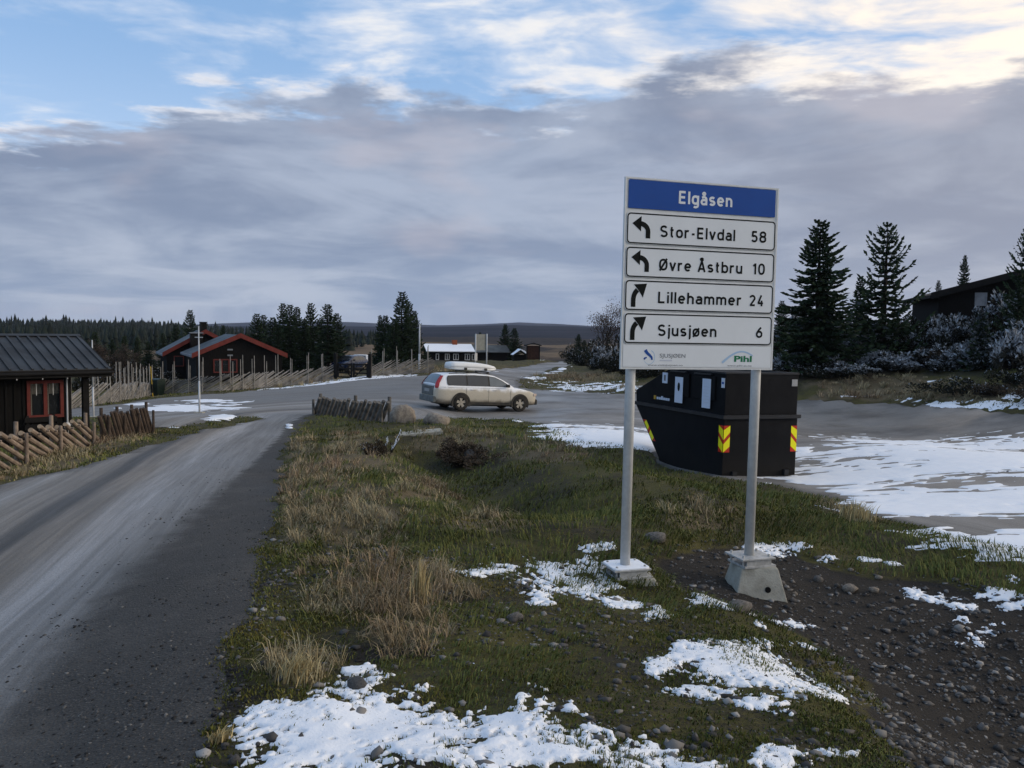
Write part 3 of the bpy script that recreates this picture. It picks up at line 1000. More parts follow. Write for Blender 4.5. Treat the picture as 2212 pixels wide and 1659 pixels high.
def text_mesh(txt, x, z, width, cap, mat, parent, y, bold=0.0, name='lettering', align='L'):
    """flat lettering standing in the x-z plane, facing -y; width and cap height in metres"""
    cu = bpy.data.curves.new(name, 'FONT')
    cu.body = txt
    cu.size = 1.0
    cu.offset = bold
    cu.resolution_u = 4
    ob = bpy.data.objects.new(name, cu)
    COL.objects.link(ob)
    dg = bpy.context.evaluated_depsgraph_get()
    me = bpy.data.meshes.new_from_object(ob.evaluated_get(dg))
    cu2 = cu.copy()
    cu2.body = 'E'
    ob2 = bpy.data.objects.new('measure', cu2)
    COL.objects.link(ob2)
    dg = bpy.context.evaluated_depsgraph_get()
    me2 = bpy.data.meshes.new_from_object(ob2.evaluated_get(dg))
    ch = max(v.co.y for v in me2.vertices)
    for o_ in (ob, ob2):
        d = o_.data
        bpy.data.objects.remove(o_)
        bpy.data.curves.remove(d)
    bpy.data.meshes.remove(me2)
    xs = [v.co.x for v in me.vertices]
    x0, x1 = min(xs), max(xs)
    sx, sz = width/(x1-x0), cap/ch
    for v in me.vertices:
        v.co = Vector((x + (v.co.x-x0)*sx, y, z + v.co.y*sz))
    me.materials.clear()
    me.materials.append(mat)
    me.name = name
    return link(bpy.data.objects.new(name, me), parent)


def arc(cx, cy, rx, ry, a0, a1, n=12):
    return [(cx + rx*math.cos(rad(a0+(a1-a0)*i/n)), cy + ry*math.sin(rad(a0+(a1-a0)*i/n))) for i in range(n+1)]


def oval(x0, x1, y0, y1, n=28, p=2.5):
    pts = []
    for i in range(n+1):
        a = 2*math.pi*i/n
        c, s_ = math.cos(a), math.sin(a)
        pts.append(((x0+x1)/2 + (x1-x0)/2*math.copysign(abs(c)**(2/p), c), (y0+y1)/2 + (y1-y0)/2*math.copysign(abs(s_)**(2/p), s_)))
    return pts


def glyph(ch):
    """skeleton strokes of one road-sign letter (cap height 1) and its width"""
    o_ = oval(0, .44, .075, .645)
    aa = [[(.03, .58)] + arc(.2, .46, .2, .185, 120, 0) + [(.4, 0)], [(.4, .405), (.17, .405)] + arc(.16, .24, .16, .165, 90, 270) + [(.24, .075), (.40, .17)]]
    ringt = [oval(.11, .29, .82, .98, 16, 2.0)]
    G = {'E': ([[(0, 0), (0, 1)], [(0, .925), (.46, .925)], [(0, .51), (.42, .51)], [(0, .075), (.46, .075)]], .46),
         'L': ([[(0, 0), (0, 1)], [(0, .075), (.44, .075)]], .42),
         'S': ([arc(.25, .715, .235, .21, 28, 268, 16) + arc(.25, .285, .25, .21, 92, -152, 16)[0:]], .5),
         'l': ([[(0, 0), (0, 1)]], .0), 'i': ([[(0, 0), (0, .72)], [(0, .84), (0, .99)]], .0),
         'j': ([[(.06, .72), (.06, -.08)] + arc(-.04, -.08, .10, .12, 0, -80, 6), [(.06, .84), (.06, .99)]], .06),
         'o': ([o_], .44), '\u00f8': ([o_, [(-.02, -.03), (.46, .75)]], .44), 'e': ([[(.02, .365), (.44, .365)], arc(.22, .36, .22, .285, 0, 315, 22)], .44),
         'n': ([[(0, 0), (0, .72)], arc(.2, .445, .2, .2, 170, 0) + [(.4, 0)]], .4), 'h': ([[(0, 0), (0, 1)], arc(.2, .445, .2, .2, 170, 0) + [(.4, 0)]], .4),
         'm': ([[(0, 0), (0, .72)], arc(.175, .465, .175, .18, 170, 0) + [(.35, 0)], arc(.525, .465, .175, .18, 180, 0) + [(.70, 0)]], .70),
         'r': ([[(0, 0), (0, .72)], arc(.19, .445, .19, .2, 170, 62, 8)], .26), 'u': ([[(.4, .72), (.4, 0)], [(0, .72)] + arc(.2, .275, .2, .2, 180, 350)], .4),
         'b': ([[(0, 0), (0, 1)], o_], .44), 'd': ([[(.44, 0), (.44, 1)], o_], .44),
         'g': ([o_, [(.44, .72), (.44, -.06)] + arc(.24, -.06, .2, .15, 0, -135, 10)], .44),
         'a': (aa, .4), '\u00e5': (aa + ringt, .4),
         's': ([arc(.19, .50, .175, .145, 30, 268, 14) + arc(.19, .215, .19, .14, 92, -150, 14)], .38),
         't': ([[(.11, .92), (.11, .2)] + arc(.235, .2, .125, .125, 180, 275, 6), [(0, .645), (.27, .645)]], .27),
         'v': ([[(0, .72), (.225, .0)], [(.205, .0), (.43, .72)]], .43), '-': ([[(0, .38), (.24, .38)]], .24),
         '\u00d8': ([oval(0, .56, .075, .925), [(-.01, -.03), (.57, 1.03)]], .56),
         '\u00c5': ([[(0, 0), (.28, 1)], [(.26, 1), (.54, 0)], [(.1, .28), (.44, .28)], oval(.17, .37, 1.03, 1.20, 16, 2.0)], .54),
         '0': ([oval(0, .44, .075, .925)], .44), '1': ([[(.0, .76), (.2, .93)], [(.19, 0), (.19, 1)]], .22),
         '2': ([arc(.22, .70, .215, .225, 165, -25, 14), [(.43, .64), (.04, .06)], [(0, .075), (.46, .075)]], .46),
         '4': ([[(.30, 1.0), (.02, .26)], [(-.02, .27), (.48, .27)], [(.34, .52), (.34, 0)]], .46),
         '5': ([[(.42, .925), (.07, .925)], [(.09, .98), (.055, .50)], arc(.215, .325, .215, .25, 138, -150, 18)], .44),
         '6': ([oval(0, .45, .075, .56, 26, 2.2), [(.38, .94), (.22, .76), (.08, .55), (.0, .34)]], .45),
         '8': ([oval(.02, .43, .53, .925, 22, 2.2), oval(0, .45, .075, .53, 24, 2.2)], .45), ' ': ([], .12)}
    return G[ch]


def stroke_text(txt, x, z, width, cap, mat, parent, y, sw=.168, name='lettering'):
    """road-sign lettering drawn with strokes of even width"""
    chunks, cx = [[]], 0.0
    for ch in txt:
        if ch in ' -':
            chunks.append([])
        g, w = glyph(ch)
        chunks[-1] += [[(px+cx, py) for px, py in st_] for st_ in g]
        if ch == '-':
            chunks.append([])
        cx += w + sw + .125
    tot = cx - sw - .125 + sw
    kx = width/tot
    for strokes in chunks:
        mb = MB()
        for i, st_ in enumerate(strokes):
            pts = [(x + (px + sw/2)*kx, z + py*cap) for px, py in st_]
            pl = band(pts, sw*(kx+cap)/2)
            n = len(pts)
            mb.add([(p_[0], y - .00012*(i % 7), p_[1]) for p_ in pl], [(j, j+1, 2*n-2-j, 2*n-1-j) for j in range(n-1)])
        if strokes:
            mb.build(name, mat, parent)


def rrect(x0, z0, x1, z1, r, n=5):
    pts = []
    for cx, cz, a in ((x1-r, z1-r, 0), (x0+r, z1-r, 90), (x0+r, z0+r, 180), (x1-r, z0+r, 270)):
        for i in range(n+1):
            t = rad(a + 90*i/n)
            pts.append((cx + r*math.cos(t), cz + r*math.sin(t)))
    return pts


def flat(poly, y, name, mat, parent, th=0.0015):
    return MB().prism(poly, y, y-th, 'y').build(name, mat, parent)


def ring(outer, inner, y, name, mat, parent):
    n = len(outer)
    V = [(p[0], y, p[1]) for p in outer] + [(p[0], y, p[1]) for p in inner]
    F = [(i, (i+1) % n, n+(i+1) % n, n+i) for i in range(n)]
    return MB().add(V, F).build(name, mat, parent)


def band(pts, w0, w1=None):
    """outline of a stroke of varying width along a polyline"""
    w1 = w0 if w1 is None else w1
    L, R = [], []
    for i, p in enumerate(pts):
        a = pts[max(i-1, 0)]
        b = pts[min(i+1, len(pts)-1)]
        d = math.hypot(b[0]-a[0], b[1]-a[1])
        nx, nz = -(b[1]-a[1])/d, (b[0]-a[0])/d
        w = (w0 + (w1-w0)*i/(len(pts)-1))/2
        L.append((p[0]+nx*w, p[1]+nz*w))
        R.append((p[0]-nx*w, p[1]-nz*w))
    return L + R[::-1]


def strip(pts, w0, w1, y, name, mat, parent):
    pl = band(pts, w0, w1)
    n = len(pts)
    V = [(p[0], y, p[1]) for p in pl]
    F = [(i, i+1, 2*n-2-i, 2*n-1-i) for i in range(n-1)]
    return MB().add(V, F).build(name, mat, parent)


# ------------------------------------------------------------------ the direction sign
def direction_sign():
    pl, pr = P(1350, 1221, 7.2), P(1618, 1196, 7.56)
    dx, dy = pr[0]-pl[0], pr[1]-pl[1]
    rz = math.atan2(dy, dx)
    sep = math.hypot(dx, dy)
    zl, zr = pl[2], pr[2]
    t = empty('direction_sign', (pl[0], pl[1], zl), rz, 'tall white road sign with blue top panel on two grey posts', 'sign')
    t.rotation_euler = (0, rad(0.35), rz)
    ztop = P(1345, 386, 7.2)[2] - zl
    zbot = P(1334, 796, 7.2)[2] - zl
    xl = -0.130
    Wd, Hh = 1.470, ztop - zbot
    # posts
    for i, (px, pz) in enumerate(((0, 0), (sep, zr - zl))):
        p = MB().tube((px, 0, pz), (px, 0, ztop-0.06), 0.043, n=24).build('post', M['galv'], t, True)
        MB().tube((px, 0, ztop-0.061), (px, 0, ztop-0.05), 0.045, n=24).build('post_cap', M['galv'], p)
        bp = MB().box((px+0.01, 0, pz-0.008), (0.34, 0.30, 0.016)).build('base_plate', M['plate_steel'], t, bevel=.003)
        MB().box((px+0.03, 0.0, pz-0.078), (0.32, 0.29, 0.02)).build('lower_plate', M['plate_steel'], bp, bevel=.003)
        MB().box((px+0.02, -0.125, pz-0.043), (0.25, 0.02, 0.05)).build('shear_bracket', M['plate_steel'], bp)
        for sx in (-.12, .14):
            for sy in (-.10, .10):
                MB().tube((px+sx, sy, pz-.09), (px+sx, sy, pz+.022), .011, n=8).build('bolt', M['plate_steel'], bp)
        MB().prism(rrect(px-.155, -.15, px+.175, .15, .05), pz-.0005, pz+.010, 'z').build('snow_film', M_SNOW, bp) if i == 0 else None
        for zz in (zbot+0.10, zbot+.62, zbot+1.1, ztop-0.10):
            MB().box((px, -0.03, zz), (0.094, 0.085, 0.05)).build('clamp', M['plate_steel'], t)
    yb = -0.075
    MB().box((xl+Wd/2, yb+.010, (ztop+zbot)/2), (Wd-.01, 0.016, Hh-.01)).build('backing_board', M['sign_frame'], t)
    fr = MB()
    fr.bbox((xl, yb-.004, zbot), (xl+.014, yb+.022, ztop)).bbox((xl+Wd-.014, yb-.004, zbot), (xl+Wd, yb+.022, ztop))
    fr.bbox((xl+.0145, yb-.004, ztop-.014), (xl+Wd-.0145, yb+.022, ztop)).bbox((xl+.0145, yb-.004, zbot), (xl+Wd-.0145, yb+.022, zbot+.014))
    fr.build('frame', M['sign_frame'], t)

    def X(f): return xl + f*Wd
    def Z(f): return ztop - f*Hh
    yf = yb - 0.002
    hd = flat(rrect(X(.02), Z(.160), X(.978), Z(.012), .012), yf, 'header_panel', M['sign_blue'], t, .004)
    hd['label'] = 'blue header panel'
    stroke_text('Elg\u00e5sen', X(.335), Z(.120), .350*Wd, .066*Hh, M['sign_white'], hd, yf-.0055, .18)
    rows = [(.181, .344, 'Stor-Elvdal', .222, .712, '58', .818, .924, 'L'), (.358, .518, '\u00d8vre \u00c5stbru', .222, .768, '10', .835, .922, 'L'),
            (.531, .691, 'Lillehammer', .222, .772, '24', .822, .922, 'R'), (.704, .865, 'Sjusj\u00f8en', .226, .610, '6', .876, .922, 'R')]
    for z0, z1, txt, a, b, num, c, d, turn in rows:
        q = flat(rrect(X(.013), Z(z1), X(.987), Z(z0), .035), yf, 'place_panel', M['sign_white'], t, .004)
        q['label'] = 'white panel reading ' + txt + ' ' + num
        o_ = rrect(X(.016), Z(z1)+.003, X(.984), Z(z0)-.003, .033)
        i_ = rrect(X(.016)+.011, Z(z1)+.014, X(.984)-.011, Z(z0)-.014, .024)
        ring(o_, i_, yf-.0052, 'border', M['ink'], q)
        zb = Z(z0 + (z1-z0)*.735)
        stroke_text(txt, X(a), zb, (b-a)*Wd, .0605*Hh, M['ink'], q, yf-.0055)
        stroke_text(num, X(c), zb, (d-c)*Wd, .0605*Hh, M['ink'], q, yf-.0055, .168, 'distance_number')
        h = (z1-z0)*Hh
        cx, cz = X(.045), Z(z1)
        k = h/0.26
        if turn == 'L':
            pts = [(.150, .050)] + [(.150-.075+.075*math.cos(rad(q_)), .105+.065*math.sin(rad(q_))) for q_ in range(0, 91, 15)]
            strip([(cx+p[0]*k, cz+p[1]*k) for p in pts], .042*k, .042*k, yf-.0055, 'arrow_stem', M['ink'], q)
            flat([(cx+p[0]*k, cz+p[1]*k) for p in ((.085, .105), (.088, .232), (.005, .170))][::-1], yf-.0045, 'arrow_head', M['ink'], q, .001)
        else:
            pts = [(.033, .030)] + [(.033+.105-.105*math.cos(rad(q_)), .095+.105*math.sin(rad(q_))) for q_ in range(0, 52, 10)]
            strip([(cx+p[0]*k, cz+p[1]*k) for p in pts], .043*k, .043*k, yf-.0055, 'arrow_stem', M['ink'], q)
            flat([(cx+p[0]*k, cz+p[1]*k) for p in ((.035, .222), (.158, .232), (.122, .112), (.085, .165))], yf-.0045, 'arrow_head', M['ink'], q, .001)
    q = flat([(X(.013), Z(.988)), (X(.987), Z(.988)), (X(.987), Z(.872)), (X(.013), Z(.872))], yf, 'sponsor_panel', M['sign_white'], t, .003)
    q['label'] = 'white strip with two small logos'
    yt = yf-.0045
    text_mesh('SJUSJ\u00d8EN', X(.245), Z(.937), .165*Wd, .020*Hh, M['ink_grey'], q, yt, 0)
    text_mesh('www.visitsjusjoen.no', X(.170), Z(.982), .225*Wd, .0095*Hh, M['ink_grey'], q, yt, 0)
    text_mesh('Pihl', X(.735), Z(.955), .120*Wd, .032*Hh, M['logo_green'], q, yt, .035)
    text_mesh('www.pihl-as.no', X(.690), Z(.982), .165*Wd, .0095*Hh, M['ink_grey'], q, yt, 0)
    flat([(X(.247), Z(.956)), (X(.325), Z(.956)), (X(.325), Z(.949)), (X(.247), Z(.949))], yt+.001, 'lettering', M['ink_pale'], q, .001)
    s = [(X(.152), Z(.898)), (X(.162), Z(.912)), (X(.180), Z(.925)), (X(.194), Z(.938)), (X(.196), Z(.950))]
    strip(s, .030, .016, yt, 'logo', M['logo_blue'], q)
    strip([(X(.146), Z(.948)), (X(.152), Z(.940)), (X(.163), Z(.938))], .018, .010, yt, 'logo', M['logo_blue'], q)
    cir = [(X(.178) + .052*math.cos(rad(a)), Z(.936) + .060*math.sin(rad(a))) for a in range(-150, 71, 20)]
    strip(cir, .003, .006, yt+.0004, 'logo', M['logo_sky'], q)
    arc = [(X(.655+.205*u), Z(.962 - .062*(math.sin(math.pi*min(u*.78, 1))))) for u in np.linspace(0, 1, 14)]
    strip(arc, .020, .011, yt, 'logo', M['logo_sky'], q)
    for sx in (.19, .81):
        MB().tube((X(.81 if sx > .5 else .2), -.02, ztop), (X(.81 if sx > .5 else .2), -.02, ztop+.012), .012, n=8).build('frame_bolt', M['sign_frame'], t)
    return t, pl, pr, rz


SIGN, SPL, SPR, SRZ = direction_sign()


def foundation(p, dx, label, buried, top=.165, bot=.27, h=.55):
    t = empty('concrete_foundation', (p[0]+dx*math.cos(SRZ), p[1]+dx*math.sin(SRZ), p[2]-.088), SRZ + rad(-14), label, 'foundation')
    prof = [(bot, -h), (bot*.985, -h*.75), (top*1.02, -.02), (top*.93, 0)]
    V, F = [], []
    for r, z in prof:
        for sx, sy in ((-1, -1), (1, -1), (1, 1), (-1, 1)):
            V.append((sx*r, sy*r*.92, z))
    for k in range(3):
        for i in range(4):
            F.append((k*4+i, k*4+(i+1) % 4, k*4+4+(i+1) % 4, k*4+4+i))
    F += [(3, 2, 1, 0), (12, 13, 14, 15)]
    MB().add(V, F).build('block', M['concrete'], t, bevel=.012)
    if not buried:
        MB().tube((.06, -.203, -.19), (.06, -.15, -.19), .026, n=18).build('lifting_hole', M['pipe_dark'], t)
    return t


foundation(SPL, .09, 'low concrete base under one sign post, mostly sunk into snowy moss', True)
foundation(SPR, .06, 'tall tapered concrete base with round hole, bared by the ditch gravel', False)


# ------------------------------------------------------------------ waste container
def waste_container():
    phi = rad(22)
    c = hit(1559, 1027)
    c = P(1559, 1026, 15.6)
    t = empty('waste_container', (c[0], c[1], c[2]), phi, 'large closed black steel waste container with red and yellow reflective strips', 'container')
    t.rotation_euler = (0, rad(.9), phi)
    Wd = 1.70
    prof = [(0, -.12), (2.16, -.10), (2.2, 0.0), (3.25, 1.08), (0, 1.08)]
    MB().prism(prof, 0, Wd, 'x').build('hull', M['bin_black'], t, bevel=.012)
    top = [(.012, 1.081), (3.22, 1.081), (3.24, 1.36), (1.95, 1.88), (.012, 1.88)]
    MB().prism(top, .012, Wd-.012, 'x').build('cover', M['bin_black'], t, bevel=.012)
    r = MB()
    r.bbox((-.045, -.045, 1.045), (Wd+.045, -.001, 1.115))
    r.bbox((-.045, .0, 1.045), (-.001, 3.29, 1.115))
    r.bbox((Wd+.001, .0, 1.045), (Wd+.045, 3.29, 1.115))
    r.bbox((-.001, 3.251, 1.045), (Wd+.001, 3.29, 1.115))
    r.build('rim', M['bin_rim'], t)
    tr = MB()
    tr.bbox((.0, .0, 1.881), (Wd, .05, 1.915)).bbox((0, .051, 1.881), (.05, 1.95, 1.915)).bbox((Wd-.05, .051, 1.881), (Wd, 1.95, 1.915))
    tr.build('top_frame', M['bin_rim'], t)
    for k in (0, 1):   # two hatches on the long side
        y0 = .30 + k*.86
        h = MB().bbox((-.022, y0, 1.36), (.011, y0+.76, 1.82)).build('hatch', M['bin_black'], t, bevel=.006)
        MB().bbox((-.05, y0+.1, 1.835), (-.0, y0+.66, 1.862)).build('handle', M['bin_rim'], h)
    for y0, z0, w, hh, nm in ((.42, 1.20, .27, .56, 'notice'), (1.36, 1.22, .28, .52, 'notice')):
        n_ = MB().bbox((-.031, y0, z0), (-.0245, y0+w, z0+hh)).build(nm, M['paper'], t)
        if y0 > 1:
            V = [(-.033, y0+w/2+.045*math.cos(a), z0+hh*.62+.09*math.sin(a)) for a in np.linspace(0, 2*math.pi, 14)[:-1]]
            MB().add(V, [tuple(range(13))]).build('print', M['ink'], n_)
        else:
            for q in range(6):
                MB().bbox((-.0325, y0+.04, z0+.1+q*.06), (-.0315, y0+w-.05, z0+.112+q*.06)).build('print', M['ink_pale'], n_)
    n_ = MB().bbox((-.001, 1.98, 1.58), (.010, 2.17, 1.80)).build('sticker', M['paper'], t)
    MB().bbox((-.0025, 2.04, 1.63), (-.0015, 2.11, 1.75)).build('print', M['ink_grey'], n_)
    n_ = MB().bbox((-.001, .035, 1.62), (.010, .13, 1.80)).build('sticker', M['paper'], t)
    MB().bbox((-.0025, .05, 1.69), (-.0015, .115, 1.73)).build('print', M['logo_blue'], n_)
    MB().bbox((Wd-.17, -.001, 1.66), (Wd-.04, .011, 1.79)).build('sticker', M['paper_grey'], t)
    lg = MB()
    for q in range(6):
        lg.bbox((-.0045, 2.30-.085*q, 1.225), (.010, 2.36-.085*q, 1.275 if q != 2 else 1.30))
    lg.build('logo', M['paper'], t)
    MB().bbox((-.0045, 2.40, 1.22), (.010, 2.475, 1.30)).build('logo', M['label_amber'], t)

    def chevron(f, w, h, flip):
        """slanted red and yellow strip; f(u,v) maps to the surface"""
        e = MB()
        e.add([f(0, 0), f(w, 0), f(w, h), f(0, h)], [(0, 1, 2, 3)])
        rr = e.build('reflector', M['reflex_red'], t)
        g = MB()
        sl = w*1.0
        for z0 in (.02*h - sl*.3, .55*h - sl*.3):
            zt = z0 + .37*h
            pts = [(0, z0+sl), (w, z0), (w, zt), (0, zt+sl)]
            if flip:
                pts = [(w-u, v) for u, v in pts]
            pts = [(u, min(max(v, 0), h)) for u, v in pts]
            g.add([f(u, v, .002) for u, v in pts], [(0, 1, 2, 3)])
        g.build('stripe', M['reflex_yellow'], rr)
    chevron(lambda u, v, o=0: (u+.003, -.003-o, .42+v), .14, .50, True)
    chevron(lambda u, v, o=0: (-.003-o, .143-u, .42+v), .14, .50, False)
    chevron(lambda u, v, o=0: (Wd-.143+u, -.003-o, .40+v), .14, .50, False)
    sl = Vector((0, 1.05, 1.08)).normalized()
    chevron(lambda u, v, o=0: (-.003-o, 2.2+.30+sl.y*v-.16+u, .33+sl.z*v), .13, .58, False)
    for sx in (.25, Wd-.25):
        MB().bbox((sx-.05, -.06, -.10), (sx+.05, -.001, .06)).build('lifting_lug', M['bin_rim'], t)
    return t


waste_container()


# ------------------------------------------------------------------ cars
def make_car(name, loc, rz, paint, label, L=4.84, Wd=1.86, Hh=1.56, estate=True, muddy=False, glass='car_glass', group=None):
    t = empty(name, loc, rz, label, 'car', group)
    hw = Wd/2
    k = L/4.84
    # lower body: stations along x (rear to front): x, bottom, top, half width
    ST = [(-2.42, .42, .86, .70), (-2.38, .36, .98, .80), (-2.25, .30, 1.02, .875), (-1.9, .27, 1.03, .915), (-1.2, .25, 1.03, .93), (0, .25, 1.02, .93), (.9, .25, 1.01, .93), (1.3, .26, 1.00, .925),
          (1.7, .27, .955, .905), (2.05, .28, .885, .865), (2.28, .30, .80, .78), (2.38, .33, .72, .66), (2.42, .38, .64, .52)]
    V, F = [], []
    m = 12
    for x, zb, zt, w in ST:
        d = zt-zb
        half = [(0, zb), (w*.88, zb), (w*.97, zb+.10*d), (w, zb+.35*d), (w*1.0, zb+.62*d), (w*.985, zb+.82*d), (w*.95, zt-.035), (w*.86, zt), (0, zt+.025)]
        pts = half + [(-y, z) for y, z in half[-2:0:-1]]
        V += [(x*k, y*Wd/1.86, z) for y, z in pts]
        m = len(pts)
    for i in range(len(ST)-1):
        for j in range(m):
            F.append((i*m+j, i*m+(j+1) % m, (i+1)*m+(j+1) % m, (i+1)*m+j))
    F += [tuple(range(m)), tuple(range(len(ST)*m-1, (len(ST)-1)*m-1, -1))]
    body = MB().add(V, F).build('body', paint, t, True)
    # greenhouse
    if estate:
        RL = [(-2.36, 1.02), (-2.30, 1.16), (-2.17, 1.36), (-2.03, 1.465), (-1.7, 1.515), (-.6, 1.55), (.0, 1.54), (.32, 1.49), (.65, 1.36), (.95, 1.20), (1.22, 1.03)]
    else:
        RL = [(-2.1, 1.02), (-1.9, 1.16), (-1.6, 1.36), (-1.3, 1.46), (-.9, 1.50), (-.3, 1.52), (.2, 1.49), (.5, 1.43), (.8, 1.29), (1.1, 1.13), (1.35, 1.03)]
    zs = Hh/1.56

    def side(x, z):
        """half width of the cabin at height z"""
        f = (z-1.0)/.56
        w = .895 - .215*f
        if x > .4: w -= .10*((x-.4)/1.0)**2
        if x < -1.9: w -= .09*((-1.9-x)/.5)
        return w*Wd/1.86

    V, F = [], []
    for x, zr in RL:
        w1 = side(x, zr)
        half = [(side(x, .98), .98), (side(x, .98+.5*(zr-.98)), .98+.5*(zr-.98)), (w1+.01, zr-.045 if zr > 1.2 else zr-.01), (w1-.07, zr), (0, zr+.022)]
        pts = half + [(-y, z) for y, z in half[-2::-1]]
        m = len(pts)
        V += [(x*k, y, .98+(z-.98)*zs) for y, z in pts]
    for i in range(len(RL)-1):
        for j in range(m-1):
            F.append((i*m+j, i*m+j+1, (i+1)*m+j+1, (i+1)*m+j))
    MB().add(V, F).build('cabin', paint, t, True)

    def roofz(x):
        return float(np.interp(x, [a for a, _ in RL], [b for _, b in RL]))

    def patch(outline, name, mat, par, s, off=.007, ns=5):
        """window on the cabin side, outline as (x, z_bottom, z_top) stations"""
        VV = []
        for x, z0, z1 in outline:
            for j in range(ns):
                z = z0 + (z1-z0)*j/(ns-1)
                VV.append((x*k, s*(side(x, z)+off), .98+(z-.98)*zs))
        FF = [(i*ns+j, i*ns+j+1, (i+1)*ns+j+1, (i+1)*ns+j) for i in range(len(outline)-1) for j in range(ns-1)]
        return MB().add(VV, FF).build(name, mat, par, True)

    for s in (-1, 1):
        if estate:
            patch([(-1.90, 1.10, 1.36), (-1.84, 1.05, 1.45), (-1.5, 1.045, 1.475), (-.6, 1.045, 1.50), (0, 1.045, 1.485), (.32, 1.045, 1.44), (.62, 1.045, 1.32), (.88, 1.045, 1.17), (1.02, 1.045, 1.075)], 'window_trim', M['plastic_dark'], t, s, .004)
            patch([(-1.87, 1.11, 1.36), (-1.81, 1.07, 1.435), (-1.5, 1.06, 1.465), (-1.03, 1.06, 1.48)], 'side_window', M[glass], t, s)
            patch([(-.97, 1.06, 1.482), (-.4, 1.06, 1.49), (-.02, 1.06, 1.48)], 'side_window', M[glass], t, s)
            patch([(.05, 1.06, 1.462), (.32, 1.06, 1.415), (.62, 1.06, 1.295), (.86, 1.06, 1.15), (.97, 1.06, 1.075)], 'side_window', M['car_glass_dusty'], t, s)
        else:
            patch([(-1.5, 1.08, 1.25), (-1.2, 1.07, 1.38), (-.5, 1.07, 1.42)], 'side_window', M[glass], t, s)
            patch([(-.42, 1.07, 1.42), (.2, 1.07, 1.40), (.6, 1.07, 1.28), (1.0, 1.07, 1.09)], 'side_window', M[glass], t, s)
        # tail lamp, head lamp, mirror, handles
        if estate:
            VV = []
            for z, a, b in ((.93, -2.40, -2.30), (1.02, -2.41, -2.26), (1.12, -2.37, -2.235), (1.28, -2.27, -2.14), (1.44, -2.12, -2.035)):
                w0 = side(-2.2, max(z, 1.0)) + .012 if z > 1.0 else .835
                VV += [(a*k, s*(w0-.085), z), (a*k+.035, s*(w0-.005), z), (b*k, s*(w0+.02), z)]
            FF = [(i*3+j, i*3+j+1, i*3+j+4, i*3+j+3) for i in range(4) for j in range(2)]
            MB().add(VV, FF).build('tail_light', M['tail_red'], t, True)
        else:
            MB().box((-2.36*k, s*.72, .86), (.1, .2, .14)).build('tail_light', M['tail_red'], t, bevel=.02)
        MB().box((2.245*k, s*.70, .735), (.22, .20, .115), rz=-s*.5).build('headlight', M['lamp_clear'], t, bevel=.03)
        mi = MB().box((.84*k, s*.985, 1.10), (.12, .20, .13)).build('wing_mirror', M['plastic_dark'], t, bevel=.03)
        for hx in (-.75, .28):
            MB().box((hx*k, s*(hw+.004), .90), (.19, .03, .03)).build('door_handle', paint, t, bevel=.008)
        for sx in (-.02, 1.02, -1.05):
            MB().bbox((sx*k-.004, s*(hw-.004), .36), (sx*k+.004, s*(hw+.003), .98)).build('door_seam', M['plastic_dark'], t)
        MB().bbox((-1.0*k, s*(hw-.03), .26), (1.05*k, s*(hw+.012), .385)).build('sill', M['plastic_dark'], t, bevel=.02)
        MB().path([(-1.75*k, s*.60, 1.53*zs), (-.6*k, s*.60, 1.600*zs), (.15*k, s*.60, 1.572*zs)], [.016, .016, .016], 6).build('roof_rail', M['plastic_dark'], t) if estate else None
        for ax in ((-1.28, 1.48) if estate else (-1.375, 1.385)):
            c = (ax*k, s*(hw-.02), .345)
            a = MB()
            n = 20
            ring_o = [(c[0]+.425*math.cos(q), c[2]+.425*math.sin(q)) for q in np.linspace(-.12*math.pi, 1.12*math.pi, n)]
            ring_i = [(c[0]+.345*math.cos(q), c[2]+.345*math.sin(q)) for q in np.linspace(-.12*math.pi, 1.12*math.pi, n)]
            for q in range(n-1):
                ys = (s*(hw-.16), s*(hw+.014))
                VV = [(p[0], yy, p[1]) for yy in ys for p in (ring_o[q], ring_o[q+1], ring_i[q+1], ring_i[q])]
                a.add(VV, [(0, 1, 2, 3), (7, 6, 5, 4), (0, 4, 5, 1), (3, 2, 6, 7)])
            a.build('wheel_arch', M['plastic_dark'], t)
            VV = [(p[0], s*(hw+.002), p[1]) for p in ring_i] + [(ring_i[0][0], s*(hw+.002), .24), (ring_i[-1][0], s*(hw+.002), .24)][:2]
            VV = [(p[0], s*(hw+.003), p[1]) for p in ring_i]
            MB().add(VV, [tuple(range(len(VV)))]).build('arch_shade', M['pipe_dark'], t)  # dark disc on the body stands in for the shaded wheel well
            yo = s*(hw+.004)
            w = MB().lathe([(.20, -.11), (.30, -.115), (.335, -.09), (.345, -.04), (.345, .04), (.335, .09), (.30, .115), (.235, .10), (.20, .10)], (c[0], yo-s*.09, .345), 'y', 28).build('wheel', M['tyre'], t, True)
            r_ = MB().lathe([(.238, .0), (.236, .012), (.205, .012), (.20, -.03)], (c[0], 0, .345), 'y', 28)
            for v in range(len(r_.v)):
                r_.v[v] = (r_.v[v][0], yo+s*(r_.v[v][1]), r_.v[v][2])
            for q in range(5):
                aa = 2*math.pi*q/5 + .3
                for db in (-.30, 0, .30):
                    r_.box((c[0]+.12*math.cos(aa+db*.75), yo-s*.012+s*.001*db, .345+.12*math.sin(aa+db*.75)), (.21, .024, .052), ry=-(aa+db*.6))
            r_.tube((c[0], yo-s*.04, .345), (c[0], yo+s*.006, .345), .06, n=14)
            r_.build('rim', M['rim_dirty'], w)
            MB().tube((c[0], yo-s*.05, .345), (c[0], yo-s*.03, .345), .215, n=20).build('brake_disc', M['pipe_dark'], w)
